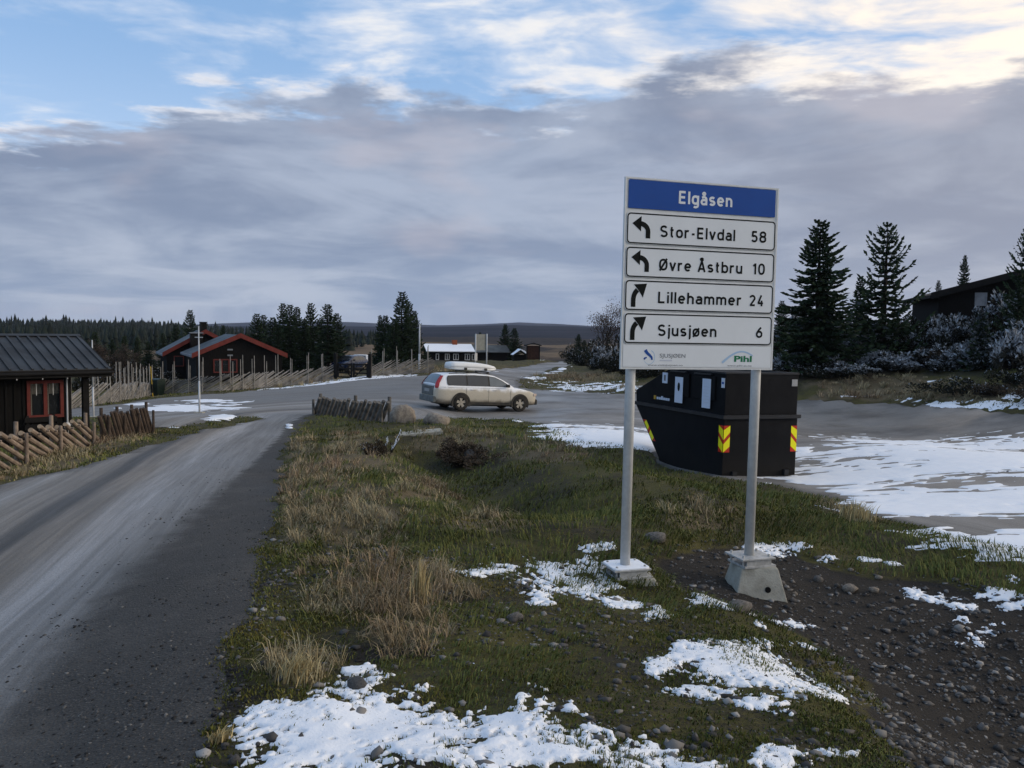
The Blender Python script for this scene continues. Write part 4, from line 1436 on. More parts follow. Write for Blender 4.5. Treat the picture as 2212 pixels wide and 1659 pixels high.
    # windscreen, rear window, tailgate, plates, bumpers
    def across(xs, name, mat, inset, off):
        VV = []
        for x in xs:
            zr = roofz(x)
            w1 = side(x, zr) - inset
            for j in range(5):
                y = w1*(j/2-1)
                VV.append((x*k+off[0], y, .98+(zr+.022*(1-abs(j/2-1))+off[1]-.98)*zs))
        FF = [(i*5+j, i*5+j+1, i*5+6+j, i*5+5+j) for i in range(len(xs)-1) for j in range(4)]
        return MB().add(VV, FF).build(name, mat, t, True)
    if estate:
        across([-2.335, -2.26, -2.15, -2.05], 'rear_window', M['car_glass_dusty'], .13, (-.012, .012))
        across([.36, .65, .95, 1.16], 'windscreen', M[glass], .12, (.010, .012))
    else:
        across([-2.02, -1.8, -1.55, -1.35], 'rear_window', M[glass], .13, (-.012, .012))
        across([.42, .7, 1.0, 1.28], 'windscreen', M[glass], .12, (.010, .012))
    tg = MB().box((-2.412*k, 0, .80), (.06, 1.30, .40)).build('tailgate', M['dirty_rear'] if muddy else paint, t, bevel=.025)
    MB().box((-2.450*k, 0, .80), (.015, .54, .13)).build('number_plate', M['paper_grey'] if muddy else M['white_paint'], tg)
    MB().box((-2.455*k, 0, .945), (.03, 1.0, .05)).build('trim_bar', M['dirty_rear'] if muddy else paint, tg, bevel=.01)
    MB().box((-2.40*k, 0, .45), (.16, 1.62, .26)).build('rear_bumper', M['dirty_rear'] if muddy else M['plastic_dark'], t, bevel=.05)
    MB().box((2.36*k, 0, .42), (.18, 1.44, .24)).build('front_bumper', M['plastic_dark'], t, bevel=.05)
    MB().box((2.405*k, 0, .66), (.06, .62, .16)).build('grille', M['plastic_dark'], t, bevel=.02)
    MB().box((0, 0, .235), (3.9*k, 1.5, .06)).build('underbody', M['pipe_dark'], t)
    return t


CARP = P(994, 893, 35.0)
CAR_RZ = rad(27)
cxy = np.array([CARP[0], CARP[1]]) + np.array([math.cos(CAR_RZ), math.sin(CAR_RZ)])*1.28 + np.array([-math.sin(CAR_RZ), math.cos(CAR_RZ)])*.90
CAR = make_car('parked_car', (cxy[0], cxy[1], gz(*cxy)+.012), CAR_RZ, M['paint_muddy'], 'muddy white estate car parked beside the two boulders', muddy=True)
fz = [gz(cxy[0]+math.cos(CAR_RZ)*d, cxy[1]+math.sin(CAR_RZ)*d) for d in (-1.4, 1.4)]
CAR.rotation_euler = (0, -math.atan2(fz[1]-fz[0], 2.8), CAR_RZ)
CAR.location.z = (fz[0]+fz[1])/2 + .012


def roof_box():
    t = empty('roof_box', (0, 0, 0), 0, 'long white roof box strapped on the muddy estate car', 'roof box')
    ST = [(-1.08, .10, .24, .33), (-1.05, .04, .30, .38), (-.85, .01, .33, .41), (-.3, .0, .335, .42), (.3, .0, .31, .41), (.75, .01, .26, .37), (1.02, .04, .20, .30), (1.10, .08, .15, .22)]

    def loft(rows, nm, mat):
        V, F = [], []
        for x, pts in rows:
            V += [(x, y, z) for y, z in pts]
        m = len(rows[0][1])
        for i in range(len(rows)-1):
            for j in range(m):
                F.append((i*m+j, i*m+(j+1) % m, (i+1)*m+(j+1) % m, (i+1)*m+j))
        F += [tuple(range(m)), tuple(range(len(rows)*m-1, (len(rows)-1)*m-1, -1))]
        return MB().add(V, F).build(nm, mat, t, True)
    up, lo = [], []
    for x, z0, z1, w in ST:
        zm = .10
        h = [(w, zm+.002), (w*.98, zm+.45*(z1-zm)), (w*.86, z1-.03), (w*.6, z1), (0, z1+.01)]
        up.append((x, h + [(-y, z) for y, z in h[-2::-1]]))
        h = [(w*1.012, zm), (w*.97, z0+.04*(zm-z0)), (w*.7, z0)]
        lo.append((x, h + [(-y, z) for y, z in h[::-1]]))
    loft(up, 'lid', M['box_white'])
    loft(lo, 'base_shell', M['box_white'])
    for x in (-.42, .52):
        MB().bbox((x-.035, -.52, -.065), (x+.035, .52, -.025)).build('roof_bar', M['plastic_dark'], t)
        for s in (-1, 1):
            MB().box((x, s*.415, .055), (.13, .05, .10)).build('clasp', M['plastic_dark'], t, bevel=.015)
            MB().bbox((x-.04, s*.60-.05, -.105), (x+.04, s*.60+.02, -.022)).build('bar_foot', M['plastic_dark'], t)
            MB().bbox((x-.025, s*.60-.09, -.06), (x+.025, s*.60-.04, -.03)).build('bar_link', M['plastic_dark'], t)
    return t


rb = roof_box()
ml = Matrix.LocRotScale(CAR.location, CAR.rotation_euler, None)
rb.matrix_world = ml @ Matrix.Translation((-.52, -.05, 1.685))


# cars behind the field gate
def car_at(px, py, Y, rz, paint, label, name='parked_car'):
    p = P(px, py, Y)
    return make_car(name, (p[0], p[1], gz(p[0], p[1])+.01), rz, paint, label, L=4.3, Wd=1.76, Hh=1.50, estate=False)


car_at(755, 806, 79.0, rad(-112), M['car_blue'], 'dark blue car parked just behind the wooden gate')
car_at(778, 800, 82.0, rad(-84), M['car_silver'], 'silver car parked behind the dark blue one, seen over the gate')


# ------------------------------------------------------------------ log fences
def log_fence(a, b, n, lean, height, r, mat, label, posts, postmat, overlap=0.0, sidehit=.05, ends='log_cut'):
    a, b = np.array(a[:2]), np.array(b[:2])
    d = b-a
    Ln = np.linalg.norm(d)
    d = d/Ln
    nrm = np.array([-d[1], d[0]])
    z0 = gz(*a)
    t = empty('log_fence', (a[0], a[1], z0), 0, label, 'fence')
    rg = random.Random(n*7+3)
    for i in range(n):
        s0 = Ln*(i+.5)/n
        p0 = a + d*(s0 - lean*.5)
        p1 = a + d*(s0 + lean*.5)
        hh = height*rg.uniform(.92, 1.06)
        g0, g1 = gh(*p0), gz(*(a + d*s0))
        rr = r*rg.uniform(.82, 1.15)
        A = np.array([p0[0], p0[1], g0 - .03]) - np.array([a[0], a[1], z0])
        B = np.array([p1[0], p1[1], g1 + hh]) - np.array([a[0], a[1], z0])
        off = np.array([nrm[0], nrm[1], 0])*rg.uniform(-.02, .02)
        lg = MB().tube(A+off, B+off, rr*1.05, rr*.9, 9).build('log', M[mat], t, False)
        e = (B-A)/np.linalg.norm(B-A)
        MB().tube(B+off, B+off+e*.004, rr*.86, n=9).build('cut_end', M[ends], lg)
        if sidehit and i % 1 == 0:
            c = A + (B-A)*.86 + off
            st = MB().tube(c - np.array([nrm[0], nrm[1], .1])*.10, c + np.array([nrm[0], nrm[1], .1])*.10, rr*.45, n=7).build('cross_peg', M[mat], lg)
    for f in posts:
        p = a + d*Ln*f
        g = gh(*p)
        q = np.array([p[0], p[1], g]) - np.array([a[0], a[1], z0]) + np.array([nrm[0], nrm[1], 0])*(r*1.9)
        MB().tube(q - np.array([0, 0, .2]), q + np.array([0, 0, height+.17]), r*.85, r*.8, 9).build('post', M[postmat], t)
        q2 = q - np.array([nrm[0], nrm[1], 0])*(r*3.8)
        MB().tube(q2 - np.array([0, 0, .2]), q2 + np.array([0, 0, height-.05]), r*.7, r*.65, 9).build('post', M[postmat], t)
    return t


fa, fc, fe = hit(-150, 1058), hit(207, 957), hit(327, 936)
log_fence(fa, fc, 17, -1.55, .64, .050, 'log_light', 'fence of thick pale slanted logs in front of the black cabin', (.18, .45, .68, .95), 'log_light')
log_fence(fc + np.array([.12, .1, 0]), fe, 15, -.42, .68, .05, 'log_shaded', 'fence of slanted logs coloured as in shade ending at the driveway', (.05, .35, .65, .97), 'log_shaded', sidehit=0, ends='log_shaded')
ga, gb = hit(682, 895), hit(836, 912)
log_fence(ga, gb, 18, .60, .66, .075, 'log_grey', 'short fence of weathered grey logs on the grass beside a boulder', (.02, .55, .98), 'log_grey', sidehit=0, ends='log_grey')


# ------------------------------------------------------------------ slanted-rail pole fences around the red-trimmed cabin
def pole_fence(path, label, step=1.0, stake_h=1.9, rail_h=.92, up=1, seed=5, gap=None):
    rg = random.Random(seed)
    pts = [np.array(hit(px, py)[:2]) if len(q) == 2 else np.array(P(*q)[:2]) for q in path for px, py in [q[:2]]]
    seg = [np.linalg.norm(pts[i+1]-pts[i]) for i in range(len(pts)-1)]
    tot = sum(seg)

    def at(s):
        for i, l in enumerate(seg):
            if s <= l or i == len(seg)-1:
                return pts[i] + (pts[i+1]-pts[i])*(s/l), (pts[i+1]-pts[i])/l
            s -= l
    o = pts[0]
    z0 = gz(*o)
    t = empty('pole_fence', (o[0], o[1], z0), 0, label, 'fence')
    org = np.array([o[0], o[1], z0])
    s = 0.0
    while s < tot:
        p, d = at(s)
        nr = np.array([-d[1], d[0]])
        for k in (-1, 1):
            h = stake_h*rg.uniform(.86, 1.1)
            q = p + nr*k*.09
            g = gz(*q)
            lean = rg.uniform(-.05, .05)
            A = np.array([q[0], q[1], g-.15]) - org
            B = np.array([q[0]+lean*d[0] - k*.02*nr[0], q[1]+lean*d[1] - k*.02*nr[1], g+h]) - org
            MB().tube(A, B, .027, .019, 6).build('stake', M['stake_grey'], t)
        s += step*rg.uniform(.85, 1.15)
    r = MB()
    s = -1.2
    while s < tot - .2:
        ln = rg.uniform(2.2, 2.9)
        p0, d = at(max(s, 0))
        g = gz(*p0)
        run = ln*.84
        p1, _ = at(min(max(s + run, .1), tot))
        f0 = 0 if s > 0 else -s/run
        nr = np.array([-d[1], d[0]])
        off = rg.uniform(-.06, .06)
        hz = rail_h*rg.uniform(.9, 1.12)
        if s + run > tot:
            hz *= (tot - s)/run
        za, zb = (0.02 + hz*f0, hz)
        A = np.array([p0[0]+nr[0]*off, p0[1]+nr[1]*off, g+za]) - org
        B = np.array([p1[0]+nr[0]*off, p1[1]+nr[1]*off, gz(*p1)+zb]) - org
        if up < 0:
            A, B = np.array([p0[0]+nr[0]*off, p0[1]+nr[1]*off, g+zb]) - org, np.array([p1[0]+nr[0]*off, p1[1]+nr[1]*off, gz(*p1)+za]) - org
        r.tube(A, B, .036, .028, 5)
        s += rg.uniform(.12, .20)
    ro = r.build('rails', M['rail_grey'], t)
    ro['kind'] = 'stuff'
    return t


pole_fence([(150, 884), (250, 870), (330, 857), (400, 851), (480, 845), (600, 835), (724, 821)], 'long grey pole fence with tall stakes before the red-trimmed cabin', seed=5)
pole_fence([(802, 814), (870, 809), (938, 804)], 'short grey pole fence with tall stakes running on beyond the gate', seed=9)


def field_gate():
    a, b = hit(725, 821), hit(799, 815)
    d = b[:2]-a[:2]
    Ln = np.linalg.norm(d)
    rz = math.atan2(d[1], d[0])
    t = empty('field_gate', (a[0], a[1], a[2]), rz, 'black wooden gate between two thick posts in the pole fence', 'gate')
    for x in (0, Ln):
        MB().box((x, 0, .80), (.20, .20, 2.0)).build('gate_post', M['black_trim'], t, bevel=.015)
    for k in (0, 1):
        x0 = .13 + k*(Ln/2-.10)
        x1 = x0 + Ln/2 - .16
        lf = MB().bbox((x0, -.03, .18), (x0+.10, .03, 1.15)).bbox((x1-.10, -.03, .18), (x1, .03, 1.15)).build('gate_leaf', M['black_trim'], t)
        for z in (.22, .50, .78, 1.06):
            MB().bbox((x0+.002, -.045, z-.05), (x1-.002, -.031, z+.05)).build('rail_board', M['black_trim'], lf)
        MB().box(((x0+x1)/2, .045, .66), (.08, .025, 1.15), ry=math.atan2(x1-x0-.1, .9)*(1 if k else -1)).build('brace', M['black_trim'], lf)
    return t


field_gate()


# ------------------------------------------------------------------ poles, small signs, bin
def flagpole(px, py, Y, top_py, label, r=.045, arm=False, lower=.0):
    p = P(px, py, Y)
    z = gz(p[0], p[1])
    top = P(px, top_py, Y)[2]
    t = empty('flagpole', (p[0], p[1], z), 0, label, 'pole')
    h = top - z
    MB().tube((0, 0, -.2), (0, 0, min(1.3, h*.4)), r*1.25, r*1.25, 12).build('lower_tube', M['pole_white'], t, True)
    up = MB().tube((0, 0, min(1.3, h*.4)-.001), (0, 0, h), r, r*.72, 12).build('shaft', M['pole_white'], t, True)
    MB().lathe([(0.001, h+.03), (r*.9, h+.02), (r*.95, h+.0005), (0.001, h)], (0, 0, 0), 'z', 10).build('finial', M['pole_white'], up)
    MB().box((0, 0, .02), (.34, .34, .06)).build('foot', M['concrete'], t, bevel=.01)
    if arm:
        MB().tube((-.16, 0, h-.42), (.16, 0, h-.42), .016, n=6).build('cross_arm', M['pole_white'], up)
    return t


flagpole(431, 893, 34.0, 706, 'thin white pole with short cross arm beside the driveway snow', .030, True)
flagpole(202, 903, 31.5, 736, 'thin white pole standing behind the porch of the black cabin', .028)
flagpole(906, 790, 60.0, 701, 'thick pale pole rising behind the short pole fence', .062)


def back_sign():
    a, b = hit(1027, 797), hit(1051, 797)
    d = b[:2]-a[:2]
    s = 60.0/FPX
    Ln = np.linalg.norm(d)
    zt = P(1037, 722, a[1])[2] - a[2]
    zb = P(1037, 757, a[1])[2] - a[2]
    t = empty('road_sign', (a[0], a[1], a[2]), math.atan2(d[1], d[0]), 'grey back of a tall road sign on two posts at the junction', 'sign')
    for x in (0, Ln):
        MB().tube((x, 0, -.2), (x, 0, zt+.03), .045, n=10).build('post', M['pole_white'], t, True)
    MB().bbox((-.04, .05, zb), (Ln+.04, .075, zt)).build('board', M['sign_back'], t)
    for z in (zb+.2, zt-.2):
        MB().bbox((-.02, .046, z-.025), (Ln+.02, .0495, z+.025)).build('bracket', M['sign_back'], t)
    zz = P(1026, 771, a[1])[2] - a[2]
    MB().bbox((-.11, -.065, zz-.27), (.11, -.047, zz+.27)).build('notice_board', M['white_paint'], t)
    return t


back_sign()


def wheelie_bin():
    p = hit(341, 857)
    t = empty('wheeled_bin', (p[0], p[1], gz(p[0], p[1])), rad(-20), 'dark green wheeled bin standing by the pole fence', 'bin')
    V = [(-.22, -.26, .05), (.22, -.26, .05), (.22, .26, .05), (-.22, .26, .05), (-.28, -.34, .98), (.28, -.34, .98), (.28, .34, .98), (-.28, .34, .98)]
    MB().add(V, [(3, 2, 1, 0), (4, 5, 6, 7), (0, 1, 5, 4), (1, 2, 6, 5), (2, 3, 7, 6), (3, 0, 4, 7)]).build('tub', M['bin_green'], t, bevel=.02)
    MB().prism([(-.36, .985), (.38, .985), (.36, 1.03), (0, 1.08), (-.34, 1.03)], -.30, .30, 'x').build('lid', M['bin_green'], t, bevel=.01)
    for s in (-1, 1):
        MB().lathe([(.001, -.02), (.10, -.02), (.10, .02), (.001, .02)], (s*.25, .27, .10), 'x', 14).build('wheel', M['tyre'], t)
    MB().tube((-.2, .37, .95), (.2, .37, .95), .016, n=6).build('handle', M['bin_green'], t)
    return t


wheelie_bin()
p = hit(331, 860)
mk = empty('snow_stake', (p[0], p[1], gz(p[0], p[1])), 0, 'leaning yellow snow marker stake next to the green bin', 'stake')
a_, b_ = np.array([0, 0, -.2]), np.array([-.12, 0, 1.75])
for q in range(4):
    MB().tube(a_ + (b_-a_)*q/4, a_ + (b_-a_)*(q+1)/4, .024 if q % 2 else .0235, n=7).build('band', M['marker_yellow' if q != 1 else 'bark'], mk)

# ------------------------------------------------------------------ buildings
def plane_hit(px, py, o, nrm):
    d = ray(px, py)
    tt = np.dot(np.array(o) - EYE, nrm)/np.dot(d, nrm)
    return EYE + d*tt


def window(parent, name, x0, x1, z0, z1, y, frame, fw=.07, mull=1, bars=0, depth=.06, face='y-', label=None, curtain=True):
    """framed window in the plane y (front faces -y) of the local frame"""
    w = MB()
    w.bbox((x0-fw, y-depth, z0-fw), (x0, y, z1+fw)).bbox((x1, y-depth, z0-fw), (x1+fw, y, z1+fw))
    w.bbox((x0+.0005, y-depth, z1), (x1-.0005, y, z1+fw)).bbox((x0+.0005, y-depth, z0-fw), (x1-.0005, y, z0))
    o = w.build(name, frame, parent)
    n = mull + 1
    step = (x1-x0)/n
    for k in range(1, n):
        c = x0 + step*k
        MB().bbox((c-fw*.55, y-depth+.008, z0+.001), (c+fw*.55, y, z1-.001)).build('mullion', frame, o)
    for k in range(n):
        a, b = x0 + step*k + (fw*.55 if k else 0), x0 + step*(k+1) - (fw*.55 if k < n-1 else 0)
        MB().bbox((a+.001, y-.012, z0+.001), (b-.001, y-.006, z1-.001)).build('pane', M['pane'], o)
        if bars:
            MB().bbox(((a+b)/2-.008, y-.018, z0+(z1-z0)*.62), ((a+b)/2+.008, y-.013, z1)).build('glazing_bar', frame if bars > 1 else M['white_paint'], o)
        if curtain:
            q = MB()
            m = 9
            V = [(a + (b-a)*i/m, y+.05 + .012*(i % 2), z) for z in (z0+(z1-z0)*.66, z1) for i in range(m+1)]
            q.add(V, [(i, i+1, m+2+i, m+1+i) for i in range(m)]).build('curtain', M['curtain'], o)
            q = MB()
            V = [(a + (b-a)*.22*i/3, y+.06 + .012*(i % 2), z) for z in (z0, z0+(z1-z0)*.66) for i in range(4)]
            q.add(V, [(i, i+1, 5+i, 4+i) for i in range(3)]).build('curtain', M['curtain'], o)
    return o


def left_cabin():
    """black cabin: local x along the eave wall (away to the right), y into the building"""
    al = rad(46)                        # direction of the eave: x axis = (sin al, cos al)
    ux, uy = math.sin(al), math.cos(al)
    E = P(240, 800, 24.0)               # eave end, top of fascia
    rz = math.atan2(uy, ux)
    gzv = -1.85
    o = (E[0], E[1], gzv)
    t = empty('black_cabin', o, rz, 'small black wooden cabin with ribbed metal roof and red window', 'cabin')
    ze = E[2] - gzv                     # eave height above ground
    half = 2.75
    rp = P(169, 728, E[1] + half*ux)    # ridge end (roughly)
    zr = rp[2] - gzv
    L = 9.0
    ov = .55                            # overhang of roof in front of the wall
    # roof: two planes of sheet metal with ribs
    th = .05
    roof = MB()
    roof.prism([(0, ze), (half, zr), (half, zr+th), (0, ze+th)], -L, 0, 'x')
    roof.prism([(half+.001, zr), (2*half, ze), (2*half, ze+th), (half+.001, zr+th)], -L, 0, 'x')
    ro = roof.build('roof', M['roof_metal'], t)
    ang = math.atan2(zr-ze, half)
    sl = math.hypot(half, zr-ze)
    for i in range(33):
        x = -.10 - i*.27
        for k in (0, 1):
            if k and i % 3: continue
            yc = half/2 if k == 0 else half*1.5
            MB().box((x, yc, (ze+zr)/2+th+.018), (.055, sl-.02, .034), rx=ang if k == 0 else -ang).build('roof_rib', M['roof_metal'], ro)
    MB().prism([(half-.16, zr+th-.035+.02), (half, zr+th+.045), (half+.16, zr+th-.035+.02), (half, zr+th+.015)], -L-.02, .02, 'x').build('ridge_cap', M['roof_metal'], ro)
    # fascia and bargeboard
    MB().bbox((-L, -.03, ze-.17), (.0, -.001, ze+.03)).build('fascia', M['black_trim'], t)
    for k in (0, 1):
        a, b = ((0, ze), (half, zr)) if k == 0 else ((2*half, ze), (half, zr))
        MB().prism([(a[0], a[1]-.17), (b[0], b[1]-.17), (b[0], b[1]+.045), (a[0], a[1]+.045)], .001, .04, 'x').build('bargeboard', M['black_trim'], t)
    g = MB().tube((-L, -.075, ze-.06), (.0, -.075, ze-.06), .045, n=8).build('gutter', M['black_trim'], t)

    # position of things on the front wall, from the picture
    nrm = np.array([-uy, ux, 0.0])
    w0 = np.array([E[0], E[1], 0]) + nrm*ov

    def wx(px, py):
        q = plane_hit(px, py, w0, nrm)
        return (q[0]-E[0])*ux + (q[1]-E[1])*uy, q[2]-gzv
    xc, _ = wx(150, 880)
    wall_top = ze + ov*math.tan(ang) - .02
    x0, z1 = wx(64, 829)
    x1, z0 = wx(130, 894)
    # wall in four pieces round the window
    f = .055
    w = MB()
    y0, y1 = ov, ov+.12
    w.bbox((-L+.3, y0, -.1), (x0-f, y1, wall_top)).bbox((x1+f, y0, -.1), (xc, y1, wall_top))
    w.bbox((x0-f, y0, -.1), (x1+f, y1, z0-f)).bbox((x0-f, y0, z1+f), (x1+f, y1, wall_top))
    w.bbox((xc-.12, y1, -.1), (xc, 2*half-ov-.12, wall_top)).bbox((-L+.3, 2*half-ov-.12, -.1), (xc, 2*half-ov, wall_top))
    w.prism([(ov+.12, wall_top+.001), (half, zr-.03), (2*half-ov-.12, wall_top+.001)], xc-.12, xc, 'x')
    wl = w.build('wall', M['black_wood'], t)
    xx = xc - .10
    while xx > -L+.4:
        if not (x0-.12 < xx < x1+.12):
            MB().bbox((xx-.03, y0-.025, -.08), (xx+.03, y0-.001, wall_top-.06)).build('batten', M['black_wood'], wl)
        else:
            MB().bbox((xx-.03, y0-.025, -.08), (xx+.03, y0-.001, z0-.13)).build('batten', M['black_wood'], wl)
        xx -= .21
    MB().bbox((xc-.14, y0-.045, -.1), (xc+.045, y0-.0255, wall_top-.05)).build('corner_board', M['black_trim'], wl)
    window(t, 'window', x0, x1, z0, z1, y0+.02, M['red_paint'], .085, 1, 1, .075)
    MB().bbox((x0-.5, y0+.9, .0), (x1+.45, y0+.95, 2.1)).build('room_back', M['interior'], t)
    dp = MB().tube((x1+.17, y0-.06, -.05), (x1+.17, y0-.06, ze-.1), .022, n=8).build('downpipe', M['pole_white'], t)
    # porch posts and beam
    for px, yy in ((186, ov+.05), (190, 2*half-ov-.1)):
        xq, _ = wx(px, 880)
        xq = min(xq, -.35)
        MB().bbox((xq-.08, yy-.08, -.3), (xq+.08, yy+.08, wall_top-.12)).build('porch_post', M['black_trim'], t)
        MB().bbox((xc+.0005, yy-.06, wall_top-.12), (-.12, yy+.06, wall_top+.03)).build('porch_beam', M['black_trim'], t)
    MB().bbox((xc+.01, ov, -.1), (-.2, 2*half-ov, .06)).build('porch_floor', M['black_trim'], t)
    for i in range(6):
        MB().lathe([(.001, 0), (.014, .01), (.014, .03), (.006, .05)], (-1.15 - i*.62, -.02, ze-.215), 'z', 8).build('lamp', M['white_paint'], t)
    # bench before the wall
    bx0, bz = wx(52, 938)
    bx1, _ = wx(122, 930)
    bt = empty('bench', (o[0]+ux*(bx0+bx1)/2-uy*.12*0+nrm[0]*.05, o[1]+uy*(bx0+bx1)/2+nrm[1]*.05, gzv+.02), rz, 'low black bench against the wall of the black cabin', 'bench')
    hw = (bx1-bx0)/2
    for k in range(3):
        MB().bbox((-hw, -.0+k*.14, .42), (hw, .12+k*.14, .46)).build('seat_slat', M['black_trim'], bt)
    for k in range(2):
        MB().bbox((-hw, .40, .56+k*.20), (hw, .43, .70+k*.20)).build('back_slat', M['black_trim'], bt)
    for sx in (-hw+.08, hw-.08):
        MB().bbox((sx-.035, .01, -.05), (sx+.035, .08, .419)).build('leg', M['black_trim'], bt)
        MB().bbox((sx-.035, .435, -.05), (sx+.035, .50, .95)).build('leg', M['black_trim'], bt)
    lx, lz = wx(137, 916)
    lt = empty('garden_lamp', (o[0]+ux*lx, o[1]+uy*lx, gzv), rz, 'small white globe lamp on a post beside the cabin corner', 'lamp')
    MB().tube((0, .2, -.1), (0, .2, lz-.08), .022, n=8).build('post', M['black_trim'], lt)
    MB().lathe([(.001, -.085), (.05, -.07), (.08, -.02), (.08, .02), (.05, .07), (.001, .085)], (0, .2, lz), 'z', 12).build('globe', M['white_paint'], lt, True)
    return t


left_cabin()


def gable_house(t, ox, oy, Wd, depth, zev, zap, ov=.35, mats=('black_wood', 'roof_felt', 'red_trim', 'roof_edge'), zb=-.3, slab=.10, part='wall'):
    """gable facing -y at local (ox, oy); walls, roof slabs, trim boards"""
    wl = MB()
    cx = ox + Wd/2
    i0, i1 = ox+ov, ox+Wd-ov
    sl = (zap-zev)/(Wd/2)
    ze_w = zev + sl*ov - .04
    wl.prism([(i0, zb), (i1, zb), (i1, ze_w), (cx, zap-.05), (i0, ze_w)], oy+ov, oy+ov+depth, 'y')
    w = wl.build(part, M[mats[0]], t)
    r = MB()
    r.prism([(ox, zev), (cx, zap), (cx, zap+slab), (ox, zev+slab)], oy+.03, oy+depth+2*ov, 'y')
    r.prism([(cx+.001, zap), (ox+Wd, zev), (ox+Wd, zev+slab), (cx+.001, zap+slab)], oy+.03, oy+depth+2*ov, 'y')
    r = r.build('roof', M[mats[1]], t)
    for k in (0, 1):
        a = (ox-.02, zev) if k == 0 else (ox+Wd+.02, zev)
        b = (cx, zap)
        MB().prism([(a[0], a[1]-.14), (b[0], b[1]-.14), (b[0], b[1]+slab+.14), (a[0], a[1]+slab+.14)], oy-.02, oy+.028, 'y').build('bargeboard', M[mats[2]], r)
    MB().bbox((ox-.05, oy+.03, zev-.08), (ox-.001, oy+depth+2*ov, zev+slab)).build('eave_edge', M[mats[3]], r)
    return w, r


def red_cabin():
    rz = rad(27)
    a = P(414.8, 770, 66.0)
    gzv = gz(a[0]+3, a[1]+3) - .2
    t = empty('red_trimmed_cabin', (a[0], a[1], gzv), rz, 'black cabin with two gables trimmed with broad red boards', 'cabin')
    zev = a[2]-gzv
    Wd = 7.35
    ap = P(516, 726, 68.0)[2]-gzv
    w, r = gable_house(t, 0, 0, Wd, 7.5, zev, ap)
    ux, uy = math.cos(rz), math.sin(rz)
    nrm = np.array([-uy, ux, 0])
    w0 = np.array([a[0], a[1], 0]) + nrm*.35

    def wx(px, py):
        q = plane_hit(px, py, w0, nrm)
        return (q[0]-a[0])*ux + (q[1]-a[1])*uy, q[2]-gzv
    x0, z1 = wx(461.5, 776.5)
    x1, z0 = wx(512, 804)
    window(t, 'window', x0+.06, x1-.06, z0+.06, z1-.06, .349, M['red_paint'], .09, 2, 0, .05)
    bx = MB().bbox((x0-.05, .352, z0), (x1+.05, .36, z1)).build('window_reveal', M['interior'], t)
    vx, vz = wx(497, 755)
    for k in (0, 1):
        MB().bbox((vx-.2, .30, vz-.07-k*.45), (vx+.2, .349, vz+.05-k*.45)).build('vent', M['roof_edge'], t)
    # rear wing, further back and to the left
    b = P(351.5, 767, 74.0)
    ox = (b[0]-a[0])*ux + (b[1]-a[1])*uy
    oy = (b[0]-a[0])*nrm[0] + (b[1]-a[1])*nrm[1]
    zev2 = b[2]-gzv
    ap2 = P(447.5, 717, 76.0)[2]-gzv
    w2, r2 = gable_house(t, ox, oy, 7.2, 6.5, zev2, ap2, part='wing_wall')
    # outside chimney breast with pale cap, and black chimney on the roof
    w1 = np.array([a[0], a[1], 0]) + nrm*(oy-.2)

    def w1x(px, py):
        q = plane_hit(px, py, w1, nrm)
        return (q[0]-a[0])*ux + (q[1]-a[1])*uy, q[2]-gzv
    c0, ct = w1x(411, 720)
    c1, _ = w1x(437, 720)
    st = MB().bbox((c0, oy-.45, -.3), (c1, oy+.36, ct)).build('chimney_breast', M['black_trim'], t)
    MB().bbox((c0-.06, oy-.5, ct+.001), (c1+.06, oy+.30, ct+.09)).build('cap', M['roof_edge'], st)
    d0, dt = w1x(437.5, 696.5)
    d1, db = w1x(451.5, 724)
    ch = MB().bbox((d0, oy+1.2, db-.8), (d1, oy+1.9, dt)).build('chimney', M['black_trim'], r2)
    MB().bbox((d0-.05, oy+1.15, dt+.001), (d1+.05, oy+1.95, dt+.06)).build('cap', M['black_trim'], t)
    window(t, 'window', ox+1.0, ox+1.7, zev2-.95, zev2-.15, oy+.349, M['red_paint'], .07, 0, 0, .05)
    return t


red_cabin()


def hill_cabin():
    a = P(2012, 641, 49.0)
    rz = rad(-14)
    gzv = gz(a[0]+4, a[1]) - .2
    t = empty('hill_cabin', (a[0], a[1], gzv), rz, 'black cabin half hidden behind spruces on top of the bank', 'cabin')
    zev = a[2]-gzv
    ap = P(2156, 590, 47.8)[2]-gzv
    gable_house(t, 0, 0, 9.2, 7.0, zev, ap, .5, ('black_wood', 'black_trim', 'black_trim', 'black_trim'), -1.2)
    ux, uy = math.cos(rz), math.sin(rz)
    nrm = np.array([-uy, ux, 0])
    w0 = np.array([a[0], a[1], 0]) + nrm*.5

    def wx(px, py):
        q = plane_hit(px, py, w0, nrm)
        return (q[0]-a[0])*ux + (q[1]-a[1])*uy, q[2]-gzv
    x0, z1 = wx(2108, 634)
    x1, z0 = wx(2129, 659)
    window(t, 'window', x0, x1, z0, z1, .499, M['roof_edge'], .05, 0, 0, .05)
    MB().bbox((x0+.003, .478, z0+.003), (x1-.003, .4845, z1-.003)).build('blind', M['roof_edge'], t)
    return t


hill_cabin()


